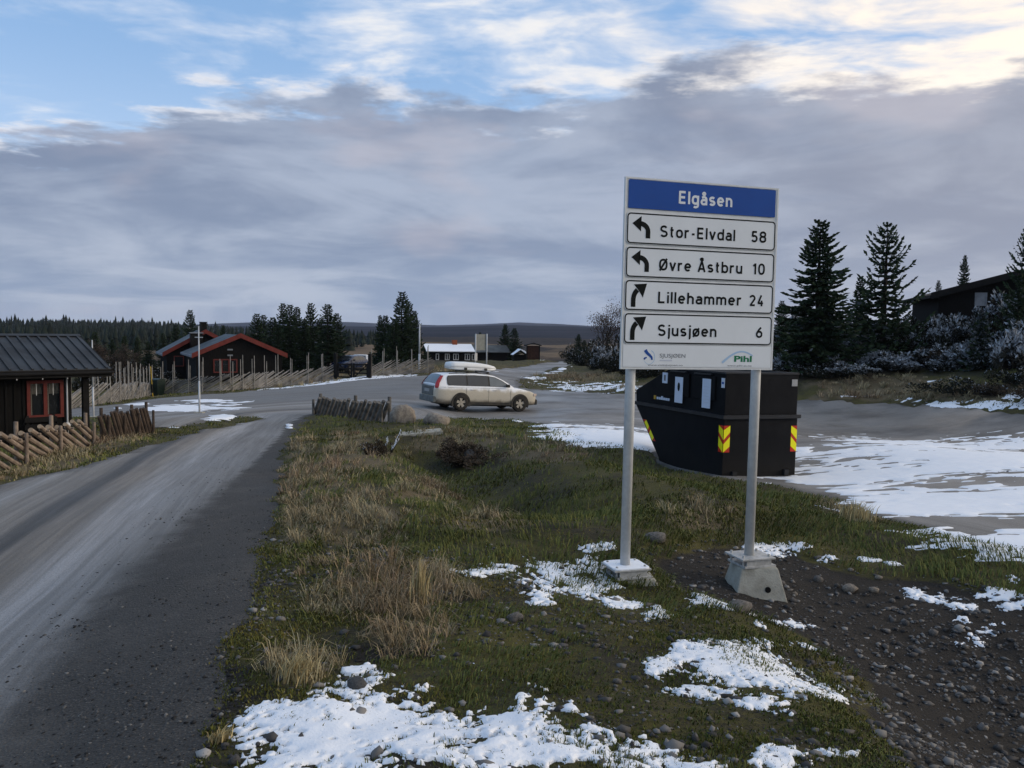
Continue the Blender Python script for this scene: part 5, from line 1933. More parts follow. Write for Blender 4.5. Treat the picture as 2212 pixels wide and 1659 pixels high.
def long_house():
    a = P(922, 761, 118.0)
    b = P(1104, 758, 121.0)
    rz = math.atan2(b[1]-a[1], b[0]-a[0])
    gzv = gz(a[0]+4, a[1]+2) - .3
    t = empty('long_house', (a[0], a[1], gzv), rz, 'long low dark house with snow on half of its roof', 'house')
    L = math.hypot(b[0]-a[0], b[1]-a[1])
    ze = a[2]-gzv
    zr = P(960, 746, 120.5)[2]-gzv
    D = 6.0
    MB().bbox((.4, .5, -.6), (L-.4, D-.5, ze+.1)).build('wall', M['black_wood'], t)
    r = MB().prism([(0, ze), (D/2, zr), (D/2, zr+.1), (0, ze+.1)], 0, L, 'x').prism([(D/2+.001, zr), (D, ze), (D, ze+.1), (D/2+.001, zr+.1)], 0, L, 'x').build('roof', M['roof_felt'], t)
    MB().prism([(-.03, ze+.101), (D/2, zr+.101), (D/2, zr+.2), (-.03, ze+.19)], -.05, L*.57, 'x').build('snow_cover', M_SNOW, r)
    MB().prism([(.5, ze+.1), (D/2, zr-.02), (D-.5, ze+.1)], .4, .5, 'x').prism([(.5, ze+.1), (D/2, zr-.02), (D-.5, ze+.1)], L-.5, L-.4, 'x').build('gable_board', M['black_wood'], t)
    cx = (P(996, 745, 121)[0]-a[0])*math.cos(rz)
    ch = MB().bbox((cx-.35, D/2-.35, zr-.3), (cx+.35, D/2+.35, zr+.75)).build('chimney', M['brick_orange'], r)
    for px0, px1, mu in ((945, 951.5, 0), (965, 974.5, 1), (983, 994.5, 1), (1008.5, 1019.5, 1), (1024, 1035, 1)):
        x0 = (P(px0, 770, 119.5)[0]-a[0])
        x1 = (P(px1, 770, 119.5)[0]-a[0])
        window(t, 'window', x0+.07, x1-.07, ze-1.0, ze-.28, .499, M['white_paint'], .09, mu, 0, .05, curtain=False)
    return t


long_house()


def notice_hut():
    p = hit(1150, 782)
    t = empty('notice_hut', (p[0], p[1], gz(p[0], p[1])), rad(6), 'narrow brown wooden hut with small dark roof by the far road', 'hut')
    s = p[1]/FPX
    w, h = 27*s, 38*s
    for k in range(6):
        MB().bbox((-w/2+.06+k*(w-.12)/6, -.5, .1), (-w/2+.06+(k+1)*(w-.12)/6-.012, -.46, h*.92)).build('plank', M['kiosk_brown'], t)
    MB().bbox((-w/2+.05, -.458, .05), (w/2-.05, .5, h*.92)).build('wall', M['kiosk_brown'], t)
    for sx in (-1, 1):
        MB().bbox((sx*(w/2)-.05, -.56, -.3), (sx*(w/2)+.05, -.462, h*.93)).build('corner_post', M['black_trim'], t)
    MB().prism([(-w/2-.18, h*.92), (0, h*1.05), (w/2+.18, h*.92), (w/2+.18, h*.97), (0, h*1.10), (-w/2-.18, h*.97)], -.75, .7, 'y').build('roof', M['black_trim'], t)
    return t


notice_hut()


def shelter():
    p = hit(1124, 783)
    s = p[1]/FPX
    t = empty('shelter', (p[0], p[1]+1.5, gz(p[0], p[1]+1.5)), rad(8), 'low dark shelter with rounded snow on its roof, beside the brown hut', 'shelter')
    h = 26*s
    w = 30*s
    MB().bbox((-w/2+.1, 0, -.3), (w/2-.1, 1.6, h*.62)).build('wall', M['black_wood'], t)
    MB().prism([(-w/2-.1, h*.55), (0, h*.98), (w/2+.1, h*.55), (w/2+.1, h*.63), (0, h*1.06), (-w/2-.1, h*.63)], -.2, 1.8, 'y').build('roof', M['black_trim'], t)
    MB().prism([(-w/2-.1, h*.631), (-w*.25, h*.90), (0, h*1.14), (w*.3, h*1.0), (w/2+.1, h*.75), (w/2+.08, h*.631), (0, h*1.061)], -.22, 1.8, 'y').build('snow_cover', M_SNOW, t)
    return t


shelter()


# ------------------------------------------------------------------ stones, boulders, culvert
def stone_mesh(seed, sub=2, sx=1, sy=1, sz=.7):
    bm = bmesh.new()
    bmesh.ops.create_icosphere(bm, subdivisions=sub, radius=1)
    rg = random.Random(seed)
    cuts = [(Vector((rg.gauss(0, 1), rg.gauss(0, 1), rg.gauss(0, .8))).normalized(), rg.uniform(.62, .95)) for _ in range(9)]
    for v in bm.verts:
        for n, d in cuts:
            k = v.co.dot(n)
            if k > d:
                v.co -= n*(k-d)*.92
        v.co += Vector((rg.uniform(-1, 1), rg.uniform(-1, 1), rg.uniform(-1, 1)))*.03
        v.co = Vector((v.co.x*sx, v.co.y*sy, v.co.z*sz))
    me = bpy.data.meshes.new('stone')
    bm.to_mesh(me)
    bm.free()
    me.polygons.foreach_set('use_smooth', np.ones(len(me.polygons), bool))
    return me


def stone(px, py, wpx, hpx, mat, label, name='stone', seed=1, depth=.8, sub=2, group=None, sink=.25):
    p = hit(px, py)
    s = p[1]/FPX
    w, h = wpx*s, hpx*s
    me = stone_mesh(seed, sub)
    me.materials.append(mat)
    o = bpy.data.objects.new(name, me)
    COL.objects.link(o)
    o.scale = (w/2, w/2*depth, h/.7*.62)
    y = p[1] + w/2*depth*.6
    o.location = (p[0], y, gh(p[0], y) + h*(.5-sink))
    o.rotation_euler = (0, 0, rad(seed*13 % 40 - 20))
    return tag(o, label, 'stone', group)


stone(868, 916, 58, 46, M['stone_pale'], 'pale square boulder at the end of the grey log fence', 'boulder', 3, sub=3)
stone(942, 917, 60, 36, M['stone_pale'], 'rounded pinkish grey boulder in the grass behind the muddy car', 'boulder', 8, sub=3)
stone(1112, 1345, 42, 18, M['stone'], 'flat grey stone in the moss between the dry grass and sign', 'stone', 4)
stone(770, 1492, 56, 30, M['stone_dark'], 'dark round stone above the largest foreground snow patch', 'stone', 5)
stone(505, 1650, 32, 24, M['stone_dark'], 'small grey stone at the corner of the largest foreground snow patch', 'stone', 6)
stone(1600, 1320, 75, 26, M['stone'], 'flat grey stone lying just below the tall concrete base', 'stone', 9)
stone(1420, 1195, 60, 22, M['stone'], 'grey stone behind the sunken concrete base', 'stone', 10)
stone(1020, 985, 60, 26, M['stone_dark'], 'dark stone half hidden under the brown heather bush', 'stone', 12)
stone(1770, 1243, 22, 16, M['stone'], 'round grey stone in the gravel ditch beside the tall concrete base', 'stone', 14)
stone(1842, 1265, 40, 18, M['stone_pale'], 'pale oblong stone in the gravel ditch', 'stone', 15)
for i, (px, py, w, h) in enumerate([(1335, 1472, 26, 13), (1225, 1420, 18, 10), (1420, 1425, 20, 11), (1520, 1430, 18, 10), (1290, 1405, 16, 9), (985, 1430, 18, 11), (1180, 1460, 22, 10), (1700, 1590, 26, 10), (1130, 1440, 14, 8), (1260, 1490, 16, 8), (1080, 1405, 20, 9),
                                    (1890, 1270, 26, 14), (1930, 1290, 18, 10), (1960, 1340, 22, 14), (1900, 1240, 20, 10), (2020, 1360, 26, 16), (2060, 1420, 22, 14), (1840, 1225, 18, 9), (2100, 1480, 26, 12), (1975, 1390, 24, 10), (2130, 1560, 22, 12), (2170, 1500, 20, 12), (1880, 1300, 16, 9),
                                    (2050, 1500, 16, 10), (2010, 1450, 18, 10), (2160, 1600, 26, 14), (1720, 1270, 16, 9), (1690, 1250, 18, 9), (1810, 1255, 16, 9)]):
    dit = px > 1680
    stone(px, py, w, h, M[('stone', 'stone_dark', 'stone_pale')[i % 3 if dit else i % 2]], 'small loose stone lying in the dark gravel ditch' if dit else 'small loose stone on the mossy ground before the sign', 'stone', 20+i, sub=1,
          group='loose stones in the ditch' if dit else 'loose stones on the moss')


def culvert():
    p = hit(905, 962)
    z = gh(p[0], p[1]+.5) - .31
    t = empty('culvert', (p[0], p[1]+.5, z), rad(10), 'grey concrete culvert slab over a dark pipe mouth in the grass', 'culvert')
    MB().box((0, .25, .33), (1.0, .62, .08), ry=rad(-5)).build('slab', M['concrete'], t, bevel=.015)
    MB().lathe([(.24, 0), (.29, 0), (.29, 1.4), (.24, 1.4), (.24, 0)], (0, .02, .0), 'y', 24).build('pipe', M['concrete'], t, True)
    MB().lathe([(.001, .22), (.238, .22)], (0, 0, .0), 'y', 24).build('dark_interior', M['pipe_dark'], t)
    for sx in (-.46, .46):
        MB().box((sx, .2, .05), (.22, .4, .40)).build('side_stone', M['stone_dark'], t, bevel=.04)
    return t


culvert()

# ------------------------------------------------------------------ vegetation helpers
M_LEAF = vcol('foliage', 0.85, 0.15)


def quad_leaves(C, A, Bv):
    """diamond leaves: centre C, half axis A, half width Bv, all (n,3)"""
    n = len(C)
    V = np.stack([C-A, C+Bv, C+A, C-Bv], 1).reshape(-1, 3)
    F = np.arange(4*n).reshape(n, 4)
    return V, F


def spruce_mesh(seed, H=7.0, R=2.0, frost=0.0, dens=1.0, gaps=0.0, sweep=0.35, shape=.9):
    rg = np.random.default_rng(seed)
    C, A, B, K = [], [], [], []
    nl = int(46*dens)
    tv = MB()
    tv.path([(0, 0, -.3), (.02, .01, H*.4), (0, 0, H*.8), (0, 0, H*.99)], [H*.020, H*.015, H*.007, .008], 6)
    lev = np.linspace(0.03, 0.985, nl)
    for t in lev:
        h = H*t
        L0 = R*((1-t)**shape)*(1.0 if t > .12 else .85) + .15
        nb = int(rg.integers(7, 10) if t < .8 else rg.integers(6, 9))
        a0 = rg.uniform(0, 6.28)
        for b in range(nb):
            if rg.random() < gaps*(.4+.6*rg.random()):
                continue
            a = a0 + 6.283*b/nb + rg.normal(0, .16)
            L = L0*rg.uniform(.55, 1.18)*(1 + .22*math.sin(3*a + 9*t + seed))
            d = np.array([math.cos(a), math.sin(a), 0])
            sd = np.array([-math.sin(a), math.cos(a), 0])
            dr = (.50 if t < .7 else .15)*rg.uniform(.7, 1.2)
            ns = max(5, int(L/.125))
            s = np.linspace(.12, 1.0, ns)
            pos = d[None]*(L*s)[:, None]
            pos[:, 2] = h + L*(-dr*s + sweep*s**2.2)
            for sg in (-1, 1, 0):
                l = .30*L**.6*(1.1-.70*s)*rg.uniform(.7, 1.2, ns) + .06
                if sg == 0:
                    l = np.full(ns, L/ns*1.9) + .08
                f = rg.uniform(.5, .9, ns) if sg else np.ones(ns)*1.6
                ax = d[None]*f[:, None] + sd[None]*(sg*rg.uniform(.6, 1.0, ns))[:, None]
                ax[:, 2] += rg.uniform(-.5, .05, ns) if sg else 1.6*(-dr + sweep*2.2*s**1.2) + rg.uniform(-.25, .1, ns)
                ax /= np.linalg.norm(ax, axis=1)[:, None]
                hl = ax*(l/2)[:, None]
                wv = np.cross(ax, rg.normal(0, 1, (ns, 3)))
                wv /= np.linalg.norm(wv, axis=1)[:, None] + 1e-9
                C.append(pos + hl*.9)
                A.append(hl)
                B.append(wv*((.020 + .16*l) if sg else np.full(ns, .075))[:, None])
                K.append(np.stack([s, np.full(ns, t), rg.random(ns)], 1))
    C, A, B, K = map(np.concatenate, (C, A, B, K))
    V, F = quad_leaves(C, A, B)
    base = np.array([.019, .031, .017])[None]*(.5 + .9*K[:, 2:3]) + np.array([.008, .013, .004])[None]*K[:, :1]
    fr = (rg.random(len(K)) < frost*(.35+.65*K[:, 0]))[:, None]
    col = np.where(fr, np.array([.10, .115, .13])[None]*(.4+.9*K[:, 2:3]), base)
    return V, F, np.repeat(col, 4, 0), tv


SPR = {}
for key, kw in {'dense': dict(seed=1, H=7, R=2.1, dens=1.05, gaps=.08, frost=.06, sweep=.36), 'open': dict(seed=2, H=7, R=1.95, dens=.56, gaps=.26, frost=.06, sweep=.72, shape=.85),
                'slim': dict(seed=3, H=7, R=1.3, dens=.9, frost=.03, gaps=.06), 'slim2': dict(seed=4, H=7, R=1.55, dens=.8, gaps=.12, frost=.03, sweep=.45),
                'wide': dict(seed=6, H=7, R=1.9, dens=.9, gaps=.08, frost=.04, sweep=.45), 'frosty': dict(seed=5, H=3, R=.8, dens=.7, frost=.55, gaps=.1)}.items():
    V, F, c, tv = spruce_mesh(**kw)
    H = kw['H']
    ob = np_mesh('crown', V/1.0, F, M_LEAF, attrs={'Col': c})
    tr = tv.build('trunk', MATS['bark'])
    SPR[key] = (ob.data, tr.data, H)
    bpy.data.objects.remove(ob)
    bpy.data.objects.remove(tr)


def spruce(px, top_py, Y, kind, label, group=None, base_py=None, wide=1.0, rz=0.0, zoff=0.0, name='spruce_tree'):
    p = P(px, top_py, Y)
    z0 = gh(p[0], p[1]) + zoff
    cm, tm, H = SPR[kind]
    h = p[2] - z0
    t = empty(name, (p[0], p[1], z0), rz, label, 'tree', group)
    k = h/H
    t.scale = (k*wide, k*wide, k)
    link(bpy.data.objects.new('trunk', tm), t)
    link(bpy.data.objects.new('crown', cm), t)
    return t


spruce(1773, 476, 46.0, 'dense', 'tall dense spruce on the bank behind the black container', wide=1.05)
spruce(1918, 483, 47.0, 'open', 'tall open spruce with upswept branches and sky showing through', wide=1.08, rz=1.0)
spruce(1860, 596, 50.0, 'slim', 'small spruce between the two tall spruces on the bank')
spruce(2085, 552, 55.0, 'wide', 'spruce rising behind the roof of the hill cabin', wide=.62)
spruce(2028, 606, 57.0, 'slim2', 'little pointed spruce left of the hill cabin roof peak', wide=.8)
spruce(2222, 495, 42.0, 'open', 'tall spruce in front of the hill cabin gable', wide=.85, rz=2.2)
spruce(1690, 650, 60.0, 'slim2', 'low spruce just behind the road sign board edge', wide=1.2)
spruce(2123, 677, 41.0, 'frosty', 'small frost-covered spruce below the hill cabin window', wide=.9)
CL = [(555, 678, 84, 'slim2', 1.1), (569, 680, 86, 'slim', 1.0), (589, 686, 82, 'slim2', 1.3), (611, 655, 80, 'slim', .95), (626, 658, 79, 'slim', 1.0), (641, 663, 81, 'slim', 1.05), (671, 655, 83, 'slim2', .9), (657, 690, 80, 'wide', 1.0),
      (708, 657, 78, 'slim', 1.25), (728, 677, 80, 'slim2', 1.15), (690, 690, 84, 'wide', 1.1), (600, 700, 78, 'wide', 1.0)]
LB = {0: 'pointed spruce of the clump standing closest to the red gable end', 2: 'lower ragged spruce between the red gable and the three spires', 6: 'tall thin-necked spruce between the three spires and the broad one', 8: 'broad tall spruce of the clump nearest the gate', 9: 'shorter spruce leaning against the broad one near the gate'}
for i, (px, py, Y, k, w) in enumerate(CL):
    spires = i in (3, 4, 5)
    spruce(px, py, Y, k, LB.get(i, 'one of three equal spruce spires between red gable and gate' if spires else 'dark low spruce filling the clump behind the red-trimmed cabin'), None if i in LB else ('three spruce spires behind the cabin' if spires else 'low spruces filling the clump'), wide=w, rz=i*1.3)
CL = [(821, 681, 78, 'slim', .8), (832, 682, 76, 'wide', 1.0), (868, 631, 74, 'slim2', 1.1), (883, 651, 75, 'slim2', 1.0), (896, 672, 77, 'wide', .9), (851, 690, 73, 'wide', 1.0)]
LB = {2: 'tallest spruce of the clump beside the thick pale pole', 3: 'second tallest spruce of the clump beside the thick pale pole', 4: 'spruce of that clump standing closest to the thick pale pole'}
for i, (px, py, Y, k, w) in enumerate(CL):
    spruce(px, py, Y, k, LB.get(i, 'low dark spruce of the clump between gate and thick pale pole'), None if i in LB else 'low spruces by the pale pole', wide=w, rz=i*1.7)
spruce(411, 670, 96, 'slim2', 'single spruce showing over the roof of the red-trimmed cabin', wide=1.0)
spruce(380, 697, 98, 'slim', 'small spruce left of the tree over the red-trimmed cabin roof', wide=1.1)
spruce(482, 703, 92, 'wide', 'short round spruce between the two red gables', wide=.8)
spruce(1092, 701, 125, 'wide', 'dark spruce behind the long snowy house', wide=1.1)
spruce(1112, 709, 122, 'slim2', 'small dark spruce beside the long snowy house', wide=1.3)
spruce(1037, 718, 160, 'slim', 'distant spruce behind the grey road sign back', wide=1.4)
for i, (px, py, Y, k, w) in enumerate([(205, 717, 85, 'slim2', 1.1), (242, 733, 80, 'wide', 1.0), (268, 726, 84, 'slim2', 1.2), (296, 728, 88, 'wide', 1.0), (320, 738, 82, 'wide', 1.1), (352, 720, 95, 'slim2', 1.2), (186, 735, 78, 'wide', 1.0), (1250, 722, 120, 'wide', 1.2), (1262, 735, 100, 'wide', 1.3)]):
    if i < 7:
        spruce(px, py, Y, k, 'dark spruce between the black cabin and the red-trimmed cabin', 'spruces between the two cabins', wide=w, rz=i)
    else:
        spruce(px, py, Y, k, 'dark low spruce by the far bend of the road', 'spruces by the road bend', wide=w, rz=i)


# bare birches and brown bushes ------------------------------------------------
def twig_tree(seed, H, spread, col, leaf=None, nleaf=0, levels=4, lw=.05):
    rg = np.random.default_rng(seed)
    mb = MB()
    tips = []

    def grow(p, d, L, r, lv):
        q = p + d*L
        mid = (p+q)/2 + rg.normal(0, L*.05, 3)
        mb.tube(p, mid, r, r*.85, 4, False)
        mb.tube(mid, q, r*.85, r*.62, 4, False)
        if lv == 0:
            tips.append(q)
            return
        for k in range(int(rg.integers(2, 5))):
            nd = d + rg.normal(0, spread, 3)
            nd[2] += .15
            nd /= np.linalg.norm(nd)
            grow(p + d*L*rg.uniform(.55, 1.0), nd, L*rg.uniform(.55, .85), max(r*.55, .006), lv-1)
    for k in range(3):
        d = np.array([rg.normal(0, .2), rg.normal(0, .2), 1.0])
        grow(np.array([rg.normal(0, .08), rg.normal(0, .08), -.1]), d/np.linalg.norm(d), H*.34, H*.012, levels)
    tips = np.array(tips)
    out = None
    if nleaf:
        c = tips[rg.integers(0, len(tips), nleaf)] + rg.normal(0, .13, (nleaf, 3))
        a = rg.normal(0, 1, (nleaf, 3))
        a /= np.linalg.norm(a, axis=1)[:, None]
        b = np.cross(a, rg.normal(0, 1, (nleaf, 3)))
        b /= np.linalg.norm(b, axis=1)[:, None]
        V, F = quad_leaves(c, a*lw, b*lw*.35)
        cc = np.array(leaf)[None]*rg.uniform(.4, 1.4, (nleaf, 1))
        out = (V, F, np.repeat(cc, 4, 0))
    return mb, out


def birch(px, top_py, Y, seed, label, leaf, H=None, nleaf=1500, spread=.38, group=None, name='birch_tree', cat='tree'):
    p = P(px, top_py, Y)
    z0 = gh(p[0], p[1])
    h = p[2]-z0
    t = empty(name, (p[0], p[1], z0), 0, label, cat, group)
    mb, lf = twig_tree(seed, h*.86, spread, None, leaf, nleaf)
    mx = max(v[2] for v in mb.v)
    k = h/mx
    t.scale = (k, k, k)
    mb.build('trunk', MATS['bark'], t)
    np_mesh('crown', lf[0], lf[1], M_LEAF, t, attrs={'Col': lf[2]})
    return t


birch(1305, 652, 66, 3, 'nearly bare brown birch behind the edge of the road sign', (.085, .060, .045), nleaf=2600)
birch(2175, 600, 50, 5, 'thin bare birch beside the hill cabin roof', (.05, .045, .04), nleaf=150, spread=.3)
birch(226, 742, 74, 9, 'bare reddish birch with fine twigs behind the black cabin porch', (.055, .040, .034), nleaf=2600, spread=.5)
birch(278, 750, 72, 11, 'low bare reddish birch before the forest near the pole fence', (.060, .046, .038), nleaf=2600, spread=.55)


def bush_mesh(seed, n, lw, c1, c2, frost=0.0, flat=.7, twigs=60):
    """unit bush, radius about 1, with gaps and uneven outline"""
    rg = np.random.default_rng(seed)
    nc = 26
    cc = rg.normal(0, .42, (nc, 3))
    cc[:, 2] = np.abs(cc[:, 2])*flat + .12
    rr = rg.uniform(.14, .34, nc)
    k = rg.integers(0, nc, n)
    d = rg.normal(0, 1, (n, 3))
    d /= np.linalg.norm(d, axis=1)[:, None]
    C = cc[k] + d*(rr[k]*rg.uniform(.3, 1.1, n)**.5)[:, None]
    C[:, 2] = np.maximum(C[:, 2], .01)
    A = d + rg.normal(0, .6, (n, 3)) + np.array([0, 0, .5])
    A /= np.linalg.norm(A, axis=1)[:, None]
    B = np.cross(A, rg.normal(0, 1, (n, 3)))
    B /= np.linalg.norm(B, axis=1)[:, None]
    w = lw*rg.uniform(.6, 1.4, (n, 1))
    V, F = quad_leaves(C, A*w, B*w*.36)
    u = rg.random((n, 1))
    col = np.array(c1)[None]*(1-u) + np.array(c2)[None]*u
    clump = rg.uniform(.55, 1.3, nc)[k][:, None]
    col = col*clump
    if frost:
        up = np.clip(d[:, 2:3]*.5+.5, 0, 1)*np.clip(C[:, 2:3]*1.8, .25, 1)
        fr = rg.random((n, 1)) < frost*up*1.7
        col = np.where(fr, np.array([[.36, .39, .43]])*rg.uniform(.35, 1.2, (n, 1)), col)
    mb = MB()
    for i in range(twigs):
        e = cc[rg.integers(0, nc)] + rg.normal(0, .14, 3)
        e[2] = abs(e[2])
        mb.tube((rg.normal(0, .12), rg.normal(0, .12), -.08), e, .014, .005, 4, False)
    return V, F, np.repeat(col, 4, 0), mb


BUSH = {}
for key, args in {'frost': (1, 4200, .072, (.020, .020, .017), (.045, .043, .036), .80), 'frost2': (2, 3400, .068, (.014, .016, .013), (.036, .037, .028), .52),
                  'dark': (3, 3200, .055, (.008, .010, .007), (.022, .024, .015), .08), 'heather': (4, 5200, .045, (.040, .028, .020), (.125, .094, .066), .0),
                  'brown': (5, 3000, .055, (.030, .022, .016), (.075, .055, .036), .05)}.items():
    V, F, c, mb = bush_mesh(args[0], args[1], args[2], args[3], args[4], args[5])
    ob = np_mesh('foliage', V, F, M_LEAF, attrs={'Col': c})
    tw = mb.build('twigs', MATS['bark'])
    BUSH[key] = (ob.data, tw.data)
    bpy.data.objects.remove(ob)
    bpy.data.objects.remove(tw)


def bush(px, py, wpx, hpx, kind, label, group=None, rz=0.0, Y=None, name='bush'):
    """py is the foot of the bush"""
    p = hit(px, py) if Y is None else P(px, py, Y)
    s = p[1]/FPX
    t = empty(name, (p[0], p[1], gh(p[0], p[1])), rz, label, 'bush', group)
    t.scale = (wpx*s/1.7, wpx*s/1.7, hpx*s/1.0)
    link(bpy.data.objects.new('foliage', BUSH[kind][0]), t)
    link(bpy.data.objects.new('twigs', BUSH[kind][1]), t)
    return t


bush(1000, 985, 150, 56, 'heather', 'dark reddish brown heather bush beside the culvert', name='heather_bush')
bush(815, 1000, 60, 40, 'brown', 'small brown bush of dead stems before the grey log fence', name='heather_bush')
t_ = hit(835, 985)
fs = empty('frosted_sapling', (t_[0], t_[1], gh(t_[0], t_[1])), 0, 'thin leaning shrub with white frosted tips before the culvert', 'bush')
rg_ = random.Random(4)
for k in range(5):
    b_ = Vector((rg_.uniform(-.1, .34), rg_.uniform(-.1, .1), rg_.uniform(.3, .62)))
    st_ = MB().tube((0, 0, -.05), b_, .012, .006, 5).build('stem', MATS['bark'], fs)
    for q in range(6):
        f_ = .55 + .5*q/6
        MB().tube(b_*f_, b_*f_ + Vector((rg_.uniform(-.03, .05), 0, .05)), .010, .004, 5).build('frosted_leaf', M_SNOW, st_)
# bushes on the bank to the right
GRP = 'bushes on the bank right of the sign'
BB = [(1735, 770, 90, 40, 'frost'), (1960, 800, 90, 36, 'frost'), (2030, 800, 90, 36, 'frost2'), (2100, 765, 100, 44, 'frost'), (1900, 730, 90, 36, 'frost2'), (2120, 725, 80, 40, 'frost'), (1880, 740, 90, 50, 'frost'), (1820, 745, 90, 50, 'frost'), (1720, 735, 90, 60, 'frost2'), (1700, 800, 80, 50, 'frost'), (1745, 790, 70, 45, 'frost2'), (1790, 798, 90, 52, 'frost'), (1830, 770, 90, 50, 'frost2'), (1870, 790, 80, 46, 'frost'), (1925, 795, 90, 40, 'frost2'), (1905, 760, 110, 48, 'frost'), (1960, 765, 100, 52, 'frost'),
      (1990, 735, 110, 55, 'dark'), (2030, 745, 110, 62, 'frost2'), (2070, 790, 110, 52, 'frost2'), (2080, 735, 100, 55, 'dark'), (2130, 790, 100, 50, 'frost2'), (2195, 795, 110, 95, 'frost'), (2212, 830, 90, 45, 'dark'),
      (2150, 745, 120, 60, 'dark'), (2190, 720, 120, 70, 'dark'), (1760, 815, 80, 34, 'dark'), (1840, 815, 90, 30, 'frost2'), (2080, 848, 120, 40, 'dark'), (2150, 850, 80, 30, 'brown'), (1710, 765, 90, 60, 'dark'), (1760, 755, 80, 45, 'frost2'),
      (2010, 790, 90, 45, 'brown'), (2240, 760, 130, 70, 'frost2'), (1990, 695, 60, 34, 'frost2'), (2030, 690, 60, 36, 'dark'), (1950, 735, 90, 40, 'brown'), (2260, 860, 140, 50, 'brown'), (1860, 735, 110, 60, 'dark'), (1800, 735, 90, 50, 'dark')]
for i, (px, py, w, h, k) in enumerate(BB):
    lab = {'frost': 'grey frosted willow bush on the bank right of the sign', 'frost2': 'half frosted dark bush on the bank right of the sign', 'dark': 'dark evergreen bush without frost on the bank right of the sign', 'brown': 'brown leafless bush on the bank right of the sign'}[k]
    look = {'frost': 'pale grey frosted willow bush', 'frost2': 'half frosted dark bush', 'dark': 'dark evergreen bush without frost', 'brown': 'brown leafless bush'}[k]
    where = 'along the grassy foot of the bank' if py >= 795 else 'below the tall dense spruce' if px < 1835 else 'below the tall open spruce' if px < 1975 else 'on the slope below the hill cabin'
    bush(px, py, w, h, k, look + ' ' + where, look + ' ' + where, rz=i*1.9)
for i, (px, w, h, k) in enumerate([(2000, 90, 62, 'dark'), (2035, 80, 70, 'frost2'), (2070, 90, 62, 'dark'), (2100, 80, 52, 'frost2'), (2150, 90, 60, 'dark'), (2190, 110, 80, 'frost2')]):
    bush(px, 690, w, h, k, 'dark bush growing against the front of the hill cabin', 'bushes before the hill cabin', rz=i*1.4, Y=46.0)
for i, (px, py, w, h, k) in enumerate([(1260, 792, 50, 40, 'dark'), (1300, 797, 70, 50, 'frost2'), (1330, 800, 60, 48, 'dark'), (1280, 775, 70, 50, 'dark'), (1370, 800, 70, 50, 'frost2'), (1400, 815, 70, 50, 'dark'), (1240, 778, 40, 28, 'dark'), (1340, 775, 80, 60, 'dark')]):
    bush(px, py, w, h, k, 'dark juniper bush on the grassy rise below the bare birch', 'juniper bushes on the grassy rise', rz=i*2.1)
for i, (px, py, w, h, k) in enumerate([(255, 840, 70, 42, 'brown'), (300, 832, 70, 40, 'dark'), (215, 840, 70, 50, 'brown'), (340, 820, 60, 30, 'dark'), (180, 845, 80, 50, 'dark'), (280, 815, 90, 40, 'brown')]):
    bush(px, py, w, h, k, 'brown bush in the garden behind the long pole fence', 'bushes behind the long pole fence', rz=i*1.1)


# ------------------------------------------------------------------ hills and far forest
def hill_material(name, c1, c2, sc):
    m, t, b = new_mat(name)
    co = t.node('ShaderNodeNewGeometry').outputs['Position']
    n = t.noise(co, sc, 7, 0.65)
    t.put(b.inputs['Base Color'], t.mix(t.ramp(n, .35, .65), c1, c2))
    b.inputs['Roughness'].default_value = 0.95
    b.inputs['Specular IOR Level'].default_value = 0.1
    return m


def hill(name, prof, Y, depth, mat, foot=-12, rough=4.0, seed=1, nx=220, ny=26):
    """ridge whose skyline follows (px, py) points at forward distance Y; it is a real rounded ridge"""
    px = np.array([q[0] for q in prof], float)
    wx = np.array([P(q[0], q[1], Y)[0] for q in prof])
    wz = np.array([P(q[0], q[1], Y)[2] for q in prof])
    xs = np.linspace(wx[0], wx[-1], nx)
    crest = np.interp(xs, wx, wz)
    v = np.linspace(-1, 1, ny)
    XX, VV = np.meshgrid(xs, v)
    shape_ = np.cos(VV*math.pi/2)**(1.3 if foot < -5 else .8)
    YY = Y + VV*depth
    ZZ = foot + (crest[None] - foot)*shape_ + rough*fbm(XX, YY, Y*.05, 5, seed)*shape_*.6
    o = np_mesh(name, np.stack([XX, YY, ZZ], -1).reshape(-1, 3), grid_faces(np.ones(XX.shape, bool)), mat, shade=True)
    return tag(o, kind='structure'), (xs, crest)


MH1 = hill_material('far_heath', (0.008, 0.012, 0.024), (0.019, 0.023, 0.038), 0.012)
MH2 = hill_material('forest_floor', (0.008, 0.011, 0.010), (0.016, 0.018, 0.014), 0.05)
hill('hills', [(-900, 730), (-300, 722), (200, 716), (420, 708), (520, 700), (620, 694), (720, 695), (840, 700), (960, 703), (1050, 700), (1120, 697), (1200, 700), (1280, 705), (1450, 709), (1700, 712), (2000, 715), (2600, 716), (3200, 730)], 4200, 1500, MH1, -20, 14, 3)
hill('hills', [(-900, 735), (-200, 728), (300, 722), (480, 714), (620, 708), (760, 706), (900, 708), (1000, 707), (1100, 704), (1200, 706), (1300, 711), (1450, 716), (1700, 722), (2100, 728), (2800, 735)], 1700, 1330, MH1, -4.6, 8, 6, 260, 60)
FH, (fx, fcrest) = hill('hills', [(-700, 716), (-300, 708), (0, 709), (60, 711), (110, 713), (170, 708), (230, 705), (290, 706), (340, 711), (420, 716), (520, 724), (640, 738)], 620, 440, MH2, -7, 2, 9)


